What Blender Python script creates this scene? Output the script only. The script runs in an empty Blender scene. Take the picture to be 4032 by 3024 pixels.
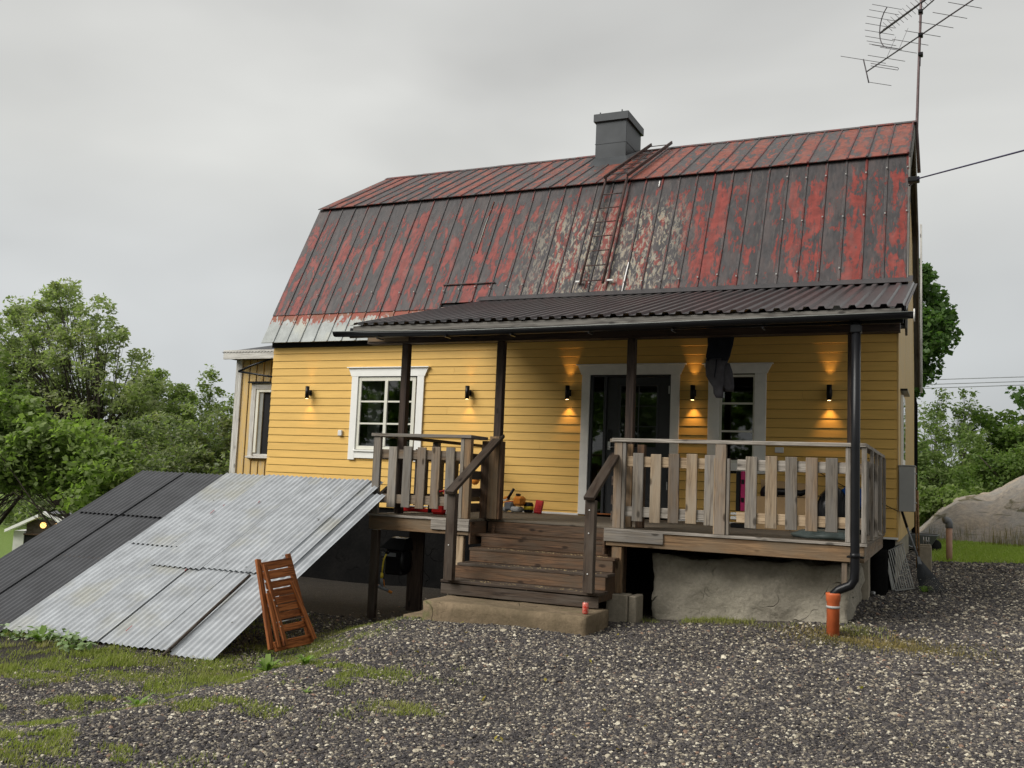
import bpy, bmesh, math, random
import numpy as np
from mathutils import Vector, Matrix, Quaternion
random.seed(7); RNG=np.random.default_rng(11)
S=bpy.context.scene; COL=S.collection
V=Vector
# ---------------------------------------------------------------- camera, sky, sun, exposure
CAM=V((0.6032,-14.0727,0.5393))
FW=V((-0.41385475,0.9050685,0.09785322)); RT=V((0.91033696,0.41184333,0.04088629)); UP=V((0.00329531,-0.10600039,0.99436063))
cd=bpy.data.cameras.new('camera'); cam=bpy.data.objects.new('camera',cd); COL.objects.link(cam)
cam.matrix_world=Matrix(((RT.x,UP.x,-FW.x,CAM.x),(RT.y,UP.y,-FW.y,CAM.y),(RT.z,UP.z,-FW.z,CAM.z),(0,0,0,1)))
cd.sensor_width=36; cd.sensor_fit='HORIZONTAL'; cd.lens=36*3748.5/4032; cd.clip_start=.05; cd.clip_end=2000
S.camera=cam
SUN=V((-.50,-.60,.66)).normalized()
w=bpy.data.worlds.new("World"); S.world=w; w.use_nodes=True; nt=w.node_tree; nt.nodes.clear()
def N(nt,t,**k):
    n=nt.nodes.new(t)
    for a,b in k.items():
        if a in('inp',):
            for i,v in b.items(): n.inputs[i].default_value=v
        else: setattr(n,a,b)
    return n
sky=N(nt,'ShaderNodeTexSky',sky_type='NISHITA',sun_disc=False); sky.sun_elevation=math.asin(SUN.z); sky.sun_rotation=math.atan2(SUN.x,SUN.y)
sky.air_density=1.5; sky.dust_density=4
tc=N(nt,'ShaderNodeTexCoord'); sep=N(nt,'ShaderNodeSeparateXYZ'); nt.links.new(tc.outputs['Generated'],sep.inputs[0])
ramp=N(nt,'ShaderNodeValToRGB'); cr=ramp.color_ramp
SKY=[(0.0,(.400,.420,.435)),(.10,(.400,.415,.425)),(.20,(.410,.418,.418)),(.30,(.480,.480,.462)),(.40,(.462,.460,.442)),(.55,(.42,.418,.405)),(1.0,(.50,.497,.485))]
cr.elements[0].position=SKY[0][0]; cr.elements[0].color=(*SKY[0][1],1); cr.elements[1].position=1; cr.elements[1].color=(*SKY[-1][1],1)
for p,c in SKY[1:-1]:
    e=cr.elements.new(p); e.color=(*c,1)
nt.links.new(sep.outputs[2],ramp.inputs[0])
mp=N(nt,'ShaderNodeMapping'); mp.inputs['Scale'].default_value=(1.3,1.3,3.2); mp.inputs['Rotation'].default_value=(0,math.radians(9),0); nt.links.new(tc.outputs['Generated'],mp.inputs[0])
no=N(nt,'ShaderNodeTexNoise'); no.inputs['Scale'].default_value=1.5; no.inputs['Detail'].default_value=4; no.inputs['Roughness'].default_value=.42; no.inputs['Distortion'].default_value=.25
nt.links.new(mp.outputs[0],no.inputs['Vector'])
mr=N(nt,'ShaderNodeMapRange'); mr.inputs[1].default_value=.3; mr.inputs[2].default_value=.7; mr.inputs[3].default_value=.80*.60; mr.inputs[4].default_value=1.22*.60
nt.links.new(no.outputs[0],mr.inputs[0])
mul=N(nt,'ShaderNodeVectorMath',operation='SCALE'); nt.links.new(ramp.outputs[0],mul.inputs[0]); nt.links.new(mr.outputs[0],mul.inputs['Scale'])
bg1=N(nt,'ShaderNodeBackground'); bg1.inputs[1].default_value=.05; nt.links.new(sky.outputs[0],bg1.inputs[0])
bg2=N(nt,'ShaderNodeBackground'); bg2.inputs[1].default_value=1.0; nt.links.new(mul.outputs[0],bg2.inputs[0])
mx=N(nt,'ShaderNodeMixShader'); mx.inputs[0].default_value=.93; wo=N(nt,'ShaderNodeOutputWorld')
nt.links.new(bg1.outputs[0],mx.inputs[1]); nt.links.new(bg2.outputs[0],mx.inputs[2]); nt.links.new(mx.outputs[0],wo.inputs[0])
sl=bpy.data.lights.new('sun','SUN'); sl.energy=1.5; sl.angle=math.radians(38); sl.color=(1,.965,.92)
so=bpy.data.objects.new('sun',sl); COL.objects.link(so); so.rotation_euler=(-SUN).to_track_quat('-Z','Y').to_euler()
S.view_settings.view_transform='Standard'; S.view_settings.look='None'; S.view_settings.gamma=1; S.view_settings.use_curve_mapping=False
S.view_settings.exposure=1.30
S.render.engine='CYCLES'
# ---------------------------------------------------------------- materials
def newmat(name):
    m=bpy.data.materials.new(name); m.use_nodes=True; nt=m.node_tree
    nt.nodes['Principled BSDF'].inputs['Specular IOR Level'].default_value=.22
    return m,nt,nt.nodes['Principled BSDF']
def lk(nt,a,b): nt.links.new(a,b)
def noise(nt,vec,scale,detail=3,rough=.55,dist=0,dim='3D'):
    n=N(nt,'ShaderNodeTexNoise',noise_dimensions=dim); n.inputs['Scale'].default_value=scale; n.inputs['Detail'].default_value=detail
    n.inputs['Roughness'].default_value=rough; n.inputs['Distortion'].default_value=dist
    if vec is not None: lk(nt,vec,n.inputs['Vector'])
    return n.outputs[0]
def mixc(nt,f,a,b,bt='MIX'):
    n=N(nt,'ShaderNodeMix',data_type='RGBA',blend_type=bt)
    for i,v in ((0,f),(6,a),(7,b)):
        if hasattr(v,'is_output'): lk(nt,v,n.inputs[i])
        elif isinstance(v,(int,float)): n.inputs[i].default_value=v
        else: n.inputs[i].default_value=(*v,1)
    return n.outputs[2]
def math_(nt,op,a,b=None,c=None,clamp=False):
    n=N(nt,'ShaderNodeMath',operation=op,use_clamp=clamp)
    for i,v in enumerate((a,b,c)):
        if v is None: continue
        if hasattr(v,'is_output'): lk(nt,v,n.inputs[i])
        else: n.inputs[i].default_value=v
    return n.outputs[0]
def mrange(nt,x,a,b,c=0,d=1):
    n=N(nt,'ShaderNodeMapRange'); lk(nt,x,n.inputs[0])
    for i,v in enumerate((a,b,c,d)): n.inputs[i+1].default_value=v
    return n.outputs[0]
def coords(nt,kind='Object',scale=(1,1,1),rnd=0):
    t=N(nt,'ShaderNodeTexCoord'); v=t.outputs[kind]
    if rnd:
        oi=N(nt,'ShaderNodeObjectInfo'); c=N(nt,'ShaderNodeCombineXYZ')
        for i,k in enumerate((1,1.7,2.3)): lk(nt,math_(nt,'MULTIPLY',oi.outputs['Random'],rnd*k),c.inputs[i])
        a=N(nt,'ShaderNodeVectorMath',operation='ADD'); lk(nt,v,a.inputs[0]); lk(nt,c.outputs[0],a.inputs[1]); v=a.outputs[0]
    m=N(nt,'ShaderNodeMapping'); m.inputs['Scale'].default_value=scale; lk(nt,v,m.inputs[0]); return m.outputs[0]
def bump(nt,p,h,strength=.3,dist=.01):
    b=N(nt,'ShaderNodeBump'); b.inputs['Strength'].default_value=strength; b.inputs['Distance'].default_value=dist
    lk(nt,h,b.inputs['Height']); lk(nt,b.outputs[0],p.inputs['Normal']); return b
def wpos(nt):
    g=N(nt,'ShaderNodeNewGeometry'); s=N(nt,'ShaderNodeSeparateXYZ'); lk(nt,g.outputs['Position'],s.inputs[0]); return g.outputs['Position'],s.outputs
def wood(name,light,dark,grey=None,rough=.75,var=.35,grain=1.0):
    """timber with grain along local X, knots, per-board shade"""
    m,nt,p=newmat(name)
    v=coords(nt,'Object',(1.2,22*grain,22*grain),9)
    g1=noise(nt,v,1.6,5,.6,1.2); v2=coords(nt,'Object',(2.2,9,9),17)
    g2=noise(nt,v2,1.1,3,.5,.4)
    c=mixc(nt,mrange(nt,g1,.40,.62),light,tuple(x*.72 for x in dark))
    if grey: c=mixc(nt,mrange(nt,g2,.35,.65),c,grey)
    # knots
    vk=coords(nt,'Object',(3.0,7,7),23); vo=N(nt,'ShaderNodeTexVoronoi'); vo.inputs['Scale'].default_value=1.0; lk(nt,vk,vo.inputs['Vector'])
    c=mixc(nt,mrange(nt,vo.outputs['Distance'],.09,.17,.85,0),c,tuple(x*.3 for x in dark))
    oi=N(nt,'ShaderNodeObjectInfo'); f=mrange(nt,oi.outputs['Random'],0,1,1-var,1+var)
    sc=N(nt,'ShaderNodeVectorMath',operation='SCALE'); lk(nt,c,sc.inputs[0]); lk(nt,f,sc.inputs['Scale'])
    lk(nt,sc.outputs[0],p.inputs['Base Color']); p.inputs['Roughness'].default_value=rough
    bump(nt,p,g1,.8,.006); return m
def simple(name,col,rough=.5,metal=0,var=.12,scale=6,bumps=0,col2=None,spec=None):
    m,nt,p=newmat(name); v=coords(nt,'Object',(1,1,1),5)
    n=noise(nt,v,scale,4); c2=col2 or tuple(x*(1-var*2) for x in col)
    lk(nt,mixc(nt,mrange(nt,n,.35,.7),col,c2),p.inputs['Base Color']); p.inputs['Roughness'].default_value=rough; p.inputs['Metallic'].default_value=metal
    if spec is not None: p.inputs['Specular IOR Level'].default_value=spec
    if bumps: bump(nt,p,noise(nt,v,scale*5,3),bumps,.004)
    return m
M={}
M['grey']=wood('weathered_grey_timber',(.245,.21,.165),(.14,.115,.09),(.195,.18,.16),var=.28)
M['tan']=wood('sun_tanned_pine',(.30,.225,.145),(.19,.135,.085),(.25,.205,.15),var=.15)
M['greybrown']=wood('weathered_brown_timber',(.225,.16,.10),(.125,.086,.055),(.18,.15,.12),var=.3)
M['rail']=wood('weathered_rail_timber',(.33,.30,.26),(.22,.195,.165),None,var=.12)
M['newpine']=wood('fresh_pine',(.42,.32,.21),(.31,.22,.135),None,var=.1)
M['fascia']=wood('brown_pressure_treated_timber',(.27,.17,.09),(.17,.10,.052),(.17,.125,.08),var=.1)
M['stair']=wood('stair_timber',(.135,.074,.039),(.055,.030,.017),(.080,.055,.036),rough=.6,var=.25)
M['stairdark']=wood('dark_wet_timber',(.060,.040,.027),(.030,.020,.015),(.075,.060,.047),rough=.55,var=.2)
M['post']=wood('dark_brown_post_timber',(.055,.037,.027),(.035,.023,.018),None,rough=.6,var=.15)
M['deck']=wood('deck_timber',(.17,.138,.098),(.10,.080,.057),(.135,.115,.09),rough=.7,var=.15)
M['chair']=wood('stained_chair_timber',(.33,.115,.035),(.16,.048,.016),None,rough=.45,var=.2)
M['barge']=wood('grey_bargeboard',(.20,.19,.17),(.12,.11,.10),None,var=.1)
M['whitewood']=wood('peeling_white_paint_timber',(.62,.61,.57),(.50,.48,.44),None,var=.05)
M['bamboo']=wood('bamboo',(.32,.20,.10),(.22,.13,.07),None,var=.1)
M['white']=simple('white_paint',(.82,.82,.78),.45,var=.03)
M['whitetrim']=simple('white_trim',(.80,.79,.74),.5,var=.06)
M['cream']=simple('cream_window_paint',(.70,.69,.60),.4,var=.03)
M['black']=simple('black_coated_metal',(.011,.0115,.013),.30,0,var=.1)
M['blackplastic']=simple('black_plastic',(.010,.010,.011),.35,var=.1)
M['blackmatte']=simple('black_soffit',(.012,.012,.013),.7,var=.1)
M['door']=simple('anthracite_door',(.040,.042,.045),.35,var=.04,spec=.3)
M['steel']=simple('brushed_steel',(.45,.45,.44),.35,.9,var=.1)
M['redplastic']=simple('red_plastic',(.50,.02,.018),.35,var=.15)
M['orangeplastic']=simple('orange_plastic',(.60,.21,.03),.35,var=.15)
M['yellowplastic']=simple('yellow_plastic',(.65,.50,.04),.35,var=.1)
M['pinkplastic']=simple('pink_plastic',(.42,.03,.12),.4,var=.1)
M['whiteplastic']=simple('white_plastic',(.72,.72,.69),.35,var=.05)
M['greyplastic']=simple('grey_plastic',(.19,.20,.21),.4,var=.1)
M['rakegrey']=simple('dark_rake_plastic',(.06,.065,.07),.5,var=.2)
M['ltgrey']=simple('light_grey_cabinet',(.36,.36,.34),.45,var=.05)
M['orangepipe']=simple('orange_pvc',(.55,.13,.045),.42,var=.15,scale=9)
M['pipebrown']=simple('faded_terracotta_pvc',(.50,.30,.21),.5,var=.2,scale=3)
M['cardboard']=simple('cardboard',(.42,.28,.145),.85,var=.1)
M['blacksack']=simple('black_plastic_sack',(.012,.012,.013),.22,var=.1)
M['bluebag']=simple('blue_plastic_bag',(.01,.06,.26),.35,var=.2)
M['greentarp']=simple('grey_green_plastic_sheet',(.16,.20,.19),.35,var=.2)
M['tyre']=simple('rubber',(.02,.02,.02),.8,var=.1)
M['redcan']=simple('red_printed_can',(.55,.04,.025),.3,.2,var=.35,scale=45,col2=(.62,.35,.28))
M['darkcan']=simple('dark_printed_can',(.05,.05,.055),.3,.4,var=.3,scale=40,col2=(.25,.25,.25))
M['aluminium']=simple('dull_aluminium',(.40,.40,.375),.45,.5,var=.2)
M['clothdark']=simple('navy_work_cloth',(.012,.014,.022),.95,var=.2,scale=12,bumps=.4)
M['clothgrey']=simple('grey_work_cloth',(.075,.072,.080),.95,var=.15,scale=12,bumps=.4)
M['antenna']=simple('antenna_metal',(.11,.10,.105),.5,.5,var=.15)
M['mast']=simple('mast_metal',(.17,.125,.125),.55,.3,var=.2)
M['cable']=simple('cable',(.05,.045,.09),.6)
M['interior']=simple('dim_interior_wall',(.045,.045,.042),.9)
M['curtain']=simple('pale_curtain',(.30,.31,.29),.9,var=.1)
M['leafpale']=simple('pale_green_houseplant',(.30,.40,.30),.7,var=.3,scale=30)
def emit(name,c,s):
    m,nt,p=newmat(name); p.inputs['Base Color'].default_value=(*c,1); p.inputs['Emission Color'].default_value=(*c,1); p.inputs['Emission Strength'].default_value=s; return m
M['bulb']=emit('lit_lamp_lens',(1,.62,.25),5)
M['shedlamp']=emit('lit_window_lamp',(1,.55,.16),1.0)
# yellow siding
def yellow(name,base,var=.05,faded=False):
    m,nt,p=newmat(name); v=coords(nt,'Object',(1.5,18,18),11)
    n=noise(nt,v,1.5,5,.6,.5); b=noise(nt,coords(nt,'Object',(1,1,1),3),2.2,3)
    c=mixc(nt,mrange(nt,n,.3,.7),base,tuple(x*.86 for x in base)); c=mixc(nt,mrange(nt,b,.45,.75,0,.22),c,tuple(x*.78 for x in base))
    vo=N(nt,'ShaderNodeTexVoronoi'); vo.inputs['Scale'].default_value=1.0; lk(nt,coords(nt,'Object',(2.2,8,8),29),vo.inputs['Vector'])
    c=mixc(nt,mrange(nt,vo.outputs['Distance'],.03,.07,.35,0),c,tuple(x*.6 for x in base))
    if faded: c=mixc(nt,mrange(nt,noise(nt,coords(nt,'Object',(1,14,14),2),3,5,.7),.5,.62,0,.8),c,(.42,.36,.27))
    oi=N(nt,'ShaderNodeObjectInfo'); f=mrange(nt,oi.outputs['Random'],0,1,1-var,1+var)
    sc=N(nt,'ShaderNodeVectorMath',operation='SCALE'); lk(nt,c,sc.inputs[0]); lk(nt,f,sc.inputs['Scale'])
    lk(nt,sc.outputs[0],p.inputs['Base Color']); p.inputs['Roughness'].default_value=.55; bump(nt,p,n,.35,.003); return m
M['yellow']=yellow('yellow_painted_siding',(.75,.475,.135)); M['yellowold']=yellow('faded_yellow_boards',(.60,.41,.15),.08,True)
# flaking red roof paint
def roofmat(name,red,dark,thr,ribmat=False,beige=True):
    m,nt,p=newmat(name); pos,xyz=wpos(nt)
    lc=N(nt,'ShaderNodeTexCoord'); ls=N(nt,'ShaderNodeSeparateXYZ'); lk(nt,lc.outputs['Object'],ls.inputs[0])
    v=coords(nt,'Object',(5.5,1.7,1),31)
    a=noise(nt,v,1.25,7,.62,.7); b=noise(nt,coords(nt,'Object',(9,5,1),13),3,5,.6,.4)
    s=math_(nt,'ADD',a,math_(nt,'MULTIPLY',math_(nt,'SUBTRACT',b,.5),.28))
    edge=mrange(nt,math_(nt,'ABSOLUTE',ls.outputs[0]),.085,.14,0,.11)
    s=math_(nt,'SUBTRACT',s,edge)
    # paint gone along the top and foot of each slope
    s=math_(nt,'SUBTRACT',s,mrange(nt,ls.outputs[1],.85,1.22,0,.25) if beige else 0.0)
    oi=N(nt,'ShaderNodeObjectInfo'); s=math_(nt,'ADD',s,mrange(nt,oi.outputs['Random'],0,1,-.07,.07))
    st_=noise(nt,coords(nt,'Object',(16,.9,1),7),1.6,4,.6)
    s=math_(nt,'ADD',s,math_(nt,'MULTIPLY',math_(nt,'SUBTRACT',st_,.5),.26))
    mask=mrange(nt,s,thr,thr+.03); worn=mrange(nt,s,thr+.02,thr+.10)
    r2=mixc(nt,mrange(nt,noise(nt,coords(nt,'Object',(3,3,1),3),2.5,4),.35,.7),red,tuple(x*.55 for x in red))
    r2=mixc(nt,worn,tuple(x*.42+.012 for x in red),r2)
    d2=mixc(nt,mrange(nt,noise(nt,v,4,4),.35,.7),dark,tuple(x*1.6 for x in dark)); d2=mixc(nt,mrange(nt,noise(nt,coords(nt,'Object',(9,1.2,1),3),3,5,.7),.58,.66,0,.55),d2,(.10,.09,.08))
    c=mixc(nt,mask,d2,r2)
    if beige:
        # bare primer and lichen patch around the middle of the roof
        m1=math_(nt,'MULTIPLY',mrange(nt,xyz[0],-6.3,-5.2),mrange(nt,xyz[0],-3.0,-3.6))
        nb=noise(nt,coords(nt,'Object',(9,3,1),41),2.0,7,.7,.8)
        mb=math_(nt,'MULTIPLY',mrange(nt,nb,.505,.56),m1)
        mb=math_(nt,'MULTIPLY',mb,mrange(nt,xyz[2],5.4,4.9))
        c=mixc(nt,mb,c,mixc(nt,mrange(nt,noise(nt,coords(nt,'Object',(8,8,1),5),6,3),.4,.6),(.30,.25,.17),(.20,.20,.18)))
    c=mixc(nt,mrange(nt,noise(nt,coords(nt,'Object',(4,1.3,1),51),1.4,5,.6),.48,.68,0,.30),c,(.15,.105,.095))
    lk(nt,c,p.inputs['Base Color']); p.inputs['Roughness'].default_value=.5
    bump(nt,p,mask,.35,.004); return m
RED=(.235,.043,.033)
M['roofred']=roofmat('flaking_red_roof_paint',RED,(.034,.032,.033),.480)
M['roofupper']=roofmat('paler_red_roof_paint',(.25,.070,.045),(.046,.043,.043),.470,beige=False)  # paler, more orange red for the upper slope
M['rib']=roofmat('dark_seam_paint',(.17,.038,.031),(.050,.046,.046),.40,beige=False)
def galv(name,base,rusty=0,rough=.4,metal=.55):
    m,nt,p=newmat(name); v=coords(nt,'Object',(1,1,1),7); n=noise(nt,v,3.5,6,.65,.3); n2=noise(nt,coords(nt,'Object',(12,1.2,1),7),2,4)
    c=mixc(nt,mrange(nt,n,.35,.65),base,tuple(x*.72 for x in base)); c=mixc(nt,mrange(nt,n2,.5,.75,0,.45),c,tuple(x*.6 for x in base))
    # dirt, lichen and a few red paint scraps
    c=mixc(nt,mrange(nt,noise(nt,v,1.1,5,.6),.54,.68,0,.5),c,(.37,.36,.28))
    c=mixc(nt,mrange(nt,noise(nt,v,11,2),.74,.76,0,.9),c,(.10,.10,.09))
    if rusty:
        ls=N(nt,'ShaderNodeSeparateXYZ'); t=N(nt,'ShaderNodeTexCoord'); lk(nt,t.outputs['Object'],ls.inputs[0])
        r=math_(nt,'ADD',noise(nt,coords(nt,'Object',(7,3,1),19),2,6,.65,.6),mrange(nt,ls.outputs[1],-.05,.24,-.08,.2))
        c=mixc(nt,mrange(nt,r,.58,.63),c,mixc(nt,mrange(nt,n,.4,.6),(.16,.075,.045),(.20,.045,.03)))
    lk(nt,c,p.inputs['Base Color']); p.inputs['Metallic'].default_value=metal; p.inputs['Roughness'].default_value=rough; return m
M['galv']=galv('galvanised_corrugated_steel',(.47,.495,.515),rough=.48,metal=.3); M['galvroof']=galv('old_galvanised_strip',(.30,.32,.31),1,.55,.2)
M['darksheet']=simple('dark_grey_corrugated_steel',(.055,.057,.062),.36,.0,var=.2,scale=4,spec=.7)
def brownsheet():
    m,nt,p=newmat('dark_brown_porch_sheet'); n=noise(nt,coords(nt,'Object',(2,1,1),3),2.2,5)
    lk(nt,mixc(nt,mrange(nt,n,.35,.7),(.040,.039,.040),(.058,.054,.055)),p.inputs['Base Color']); p.inputs['Roughness'].default_value=.34; p.inputs['Specular IOR Level'].default_value=.55; return m
M['brownsheet']=brownsheet()
M['chimney']=simple('slate_grey_chimney_sheet',(.062,.067,.071),.45,.2,var=.15,scale=2)
def concrete(name,a,b,moss=0,bs=.8):
    m,nt,p=newmat(name); v=coords(nt,'Object',(1,1,1),3); n=noise(nt,v,2.2,8,.65,.4); f=noise(nt,v,22,5,.7)
    c=mixc(nt,mrange(nt,n,.35,.65),a,b); c=mixc(nt,mrange(nt,f,.35,.7,0,.5),c,tuple(x*.6 for x in b))
    if moss: c=mixc(nt,mrange(nt,noise(nt,v,3.1,6,.7),.60,.70,0,moss),c,(.10,.12,.04))
    lk(nt,c,p.inputs['Base Color']); p.inputs['Roughness'].default_value=.9
    dv=N(nt,'ShaderNodeVectorMath',operation='SCALE'); nn_=N(nt,'ShaderNodeTexNoise'); nn_.inputs['Scale'].default_value=2.5; lk(nt,v,nn_.inputs['Vector']); lk(nt,nn_.outputs['Color'],dv.inputs[0]); dv.inputs['Scale'].default_value=.9
    av=N(nt,'ShaderNodeVectorMath',operation='ADD'); lk(nt,v,av.inputs[0]); lk(nt,dv.outputs[0],av.inputs[1])
    vo=N(nt,'ShaderNodeTexVoronoi',feature='DISTANCE_TO_EDGE'); vo.inputs['Scale'].default_value=1.9; lk(nt,av.outputs[0],vo.inputs['Vector'])
    cr_=math_(nt,'MULTIPLY',mrange(nt,vo.outputs['Distance'],.0,.022,1,0),mrange(nt,noise(nt,v,1.6,3),.52,.66))
    for l_ in list(p.inputs['Base Color'].links): nt.links.remove(l_)
    c=mixc(nt,math_(nt,'MULTIPLY',cr_,.6),c,tuple(x*.25 for x in b)); lk(nt,c,p.inputs['Base Color'])
    h=math_(nt,'SUBTRACT',math_(nt,'ADD',n,math_(nt,'MULTIPLY',f,.35)),math_(nt,'MULTIPLY',cr_,.5)); bump(nt,p,h,bs,.03); return m
M['concrete']=concrete('rough_plastered_foundation',(.40,.365,.29),(.27,.245,.195),0,1.6)
M['step']=concrete('mossy_step_concrete',(.24,.18,.115),(.13,.10,.06),.6,.9)
M['block']=concrete('grey_concrete_block',(.36,.315,.24),(.26,.225,.17),0,.3)
M['darkconc']=concrete('dark_shaded_concrete',(.013,.0125,.012),(.008,.008,.008))  # foundation wall near black: under-deck shade is put into the colour
def rockmat():
    m,nt,p=newmat('lichened_granite'); v=coords(nt,'Object',(1,1,1)); n=noise(nt,v,.8,8,.65,.5); f=noise(nt,v,9,7,.7)
    c=mixc(nt,mrange(nt,n,.4,.6),(.36,.335,.295),(.46,.38,.29)); c=mixc(nt,mrange(nt,f,.4,.65,0,.6),c,(.19,.185,.175))
    c=mixc(nt,mrange(nt,noise(nt,coords(nt,'Object',(.5,.5,3)),1.3,6,.6,1.),.57,.63,0,.8),c,(.085,.075,.03))
    lk(nt,c,p.inputs['Base Color']); p.inputs['Roughness'].default_value=.9; bump(nt,p,math_(nt,'ADD',n,f),1.0,.07); return m
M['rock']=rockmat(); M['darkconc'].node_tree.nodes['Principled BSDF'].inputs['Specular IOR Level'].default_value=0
def groundmat():
    m,nt,p=newmat('wet_gravel_ground'); pos,xyz=wpos(nt); v=coords(nt,'Object',(1,1,1))
    vo=N(nt,'ShaderNodeTexVoronoi'); vo.inputs['Scale'].default_value=62; lk(nt,v,vo.inputs['Vector'])
    sp=N(nt,'ShaderNodeSeparateColor'); lk(nt,vo.outputs['Color'],sp.inputs[0])
    r=N(nt,'ShaderNodeValToRGB'); e=r.color_ramp; e.interpolation='CONSTANT'; cols=[(0,(.042,.038,.040)),(.35,(.075,.066,.066)),(.6,(.12,.105,.095)),(.78,(.20,.175,.15)),(.90,(.42,.38,.33)),(.96,(.60,.56,.50))]
    e.elements[0].color=(*cols[0][1],1); e.elements[1].position=cols[1][0]; e.elements[1].color=(*cols[1][1],1)
    for q,c in cols[2:]:
        k=e.elements.new(q); k.color=(*c,1)
    lk(nt,sp.outputs[0],r.inputs[0])
    big=noise(nt,v,.55,5,.6); c=mixc(nt,mrange(nt,big,.35,.65,0,.4),r.outputs[0],(.075,.062,.052))
    # bare soil under the deck and where the grass is
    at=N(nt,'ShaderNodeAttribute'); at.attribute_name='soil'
    soil=mixc(nt,noise(nt,v,6,5),(.012,.010,.008),(.036,.030,.020))  # soil tone lowered so the colour carries the shade below the deck
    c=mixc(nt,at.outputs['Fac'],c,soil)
    at2=N(nt,'ShaderNodeAttribute'); at2.attribute_name='lawn'
    c=mixc(nt,at2.outputs['Fac'],c,mixc(nt,noise(nt,v,3,5),(.12,.19,.035),(.17,.24,.055)))
    lk(nt,c,p.inputs['Base Color']); p.inputs['Roughness'].default_value=.75
    bump(nt,p,vo.outputs['Distance'],.9,-.02); return m
M['ground']=groundmat()
def stonemat():
    m,nt,p=newmat('crushed_stone'); oi=N(nt,'ShaderNodeObjectInfo'); r=N(nt,'ShaderNodeValToRGB'); e=r.color_ramp; e.interpolation='CONSTANT'
    cols=[(0,(.032,.029,.031)),(.28,(.052,.047,.048)),(.48,(.078,.070,.066)),(.62,(.115,.100,.086)),(.73,(.15,.13,.105)),(.81,(.25,.215,.16)),(.885,(.40,.355,.265)),(.945,(.60,.55,.43)),(.985,(.25,.16,.11))]
    e.elements[0].color=(*cols[0][1],1); e.elements[1].position=cols[1][0]; e.elements[1].color=(*cols[1][1],1)
    for q,c in cols[2:]:
        k=e.elements.new(q); k.color=(*c,1)
    lk(nt,oi.outputs['Random'],r.inputs[0]); n=noise(nt,coords(nt,'Object',(1,1,1),9),1.5,3)
    c=mixc(nt,mrange(nt,n,.4,.7,0,.45),r.outputs[0],(.06,.055,.05)); g_=N(nt,'ShaderNodeNewGeometry'); big=noise(nt,g_.outputs['Position'],.7,4,.6)
    sc=N(nt,'ShaderNodeVectorMath',operation='SCALE'); lk(nt,c,sc.inputs[0]); lk(nt,mrange(nt,big,.35,.68,1.22,.88),sc.inputs['Scale']); c=sc.outputs[0]; lk(nt,c,p.inputs['Base Color']); p.inputs['Roughness'].default_value=.55; return m
M['stone']=stonemat()
def leafmat(name,a,b,c3=None,rough=.5,trans=.3):
    m,nt,p=newmat(name); g=N(nt,'ShaderNodeNewGeometry'); pos=g.outputs['Position']
    c=mixc(nt,g.outputs['Random Per Island'],a,b)
    if c3: c=mixc(nt,mrange(nt,noise(nt,pos,.9,3),.5,.7),c,c3)
    lk(nt,c,p.inputs['Base Color']); p.inputs['Roughness'].default_value=rough; p.inputs['Specular IOR Level'].default_value=.2
    trans=min(.5,trans*1.5); t=N(nt,'ShaderNodeBsdfTranslucent'); lk(nt,mixc(nt,1.0,c,(1.2,1.5,.6),'MULTIPLY'),t.inputs[0])
    x=N(nt,'ShaderNodeMixShader'); x.inputs[0].default_value=trans; out=nt.nodes['Material Output']
    lk(nt,p.outputs[0],x.inputs[1]); lk(nt,t.outputs[0],x.inputs[2]); lk(nt,x.outputs[0],out.inputs[0]); return m
M['rowan']=leafmat('rowan_leaf',(.21,.25,.125),(.36,.39,.22),(.27,.27,.16))
M['hazel']=leafmat('bright_hazel_leaf',(.15,.21,.065),(.27,.34,.12),(.17,.21,.09),.45)
M['shrubleaf']=leafmat('dark_shrub_leaf',(.115,.15,.075),(.26,.29,.16),(.19,.20,.12),.4)
M['birchleaf']=leafmat('birch_leaf',(.19,.24,.10),(.31,.35,.17))
M['mapleleaf']=leafmat('maple_leaf',(.055,.11,.036),(.13,.20,.07),None)
M['willowleaf']=leafmat('willow_leaf',(.11,.165,.055),(.20,.25,.10),(.23,.29,.10))
M['oakleaf']=leafmat('mixed_wood_leaf',(.075,.125,.034),(.15,.21,.06),(.20,.27,.07))
M['bark']=simple('bark',(.055,.045,.035),.9,var=.25,scale=12,bumps=.6)
M['grass']=leafmat('grass_blade',(.17,.20,.045),(.31,.33,.10),(.30,.27,.12),.55,.25)
M['lawn']=leafmat('lawn_blade',(.27,.36,.075),(.42,.48,.14),None,.5,.3)
M['drygrass']=leafmat('dry_grass_blade',(.26,.20,.08),(.17,.14,.045),(.12,.13,.035),.7,.15)
M['weed']=leafmat('weed_leaf',(.12,.20,.04),(.24,.33,.09),None,.45,.25)
M['cutleaf']=leafmat('wilted_pale_leaf',(.32,.40,.25),(.12,.19,.05),None,.6,.1)
M['shedwhite']=simple('white_shed_board',(.62,.62,.58),.7,var=.15,scale=2)
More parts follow.
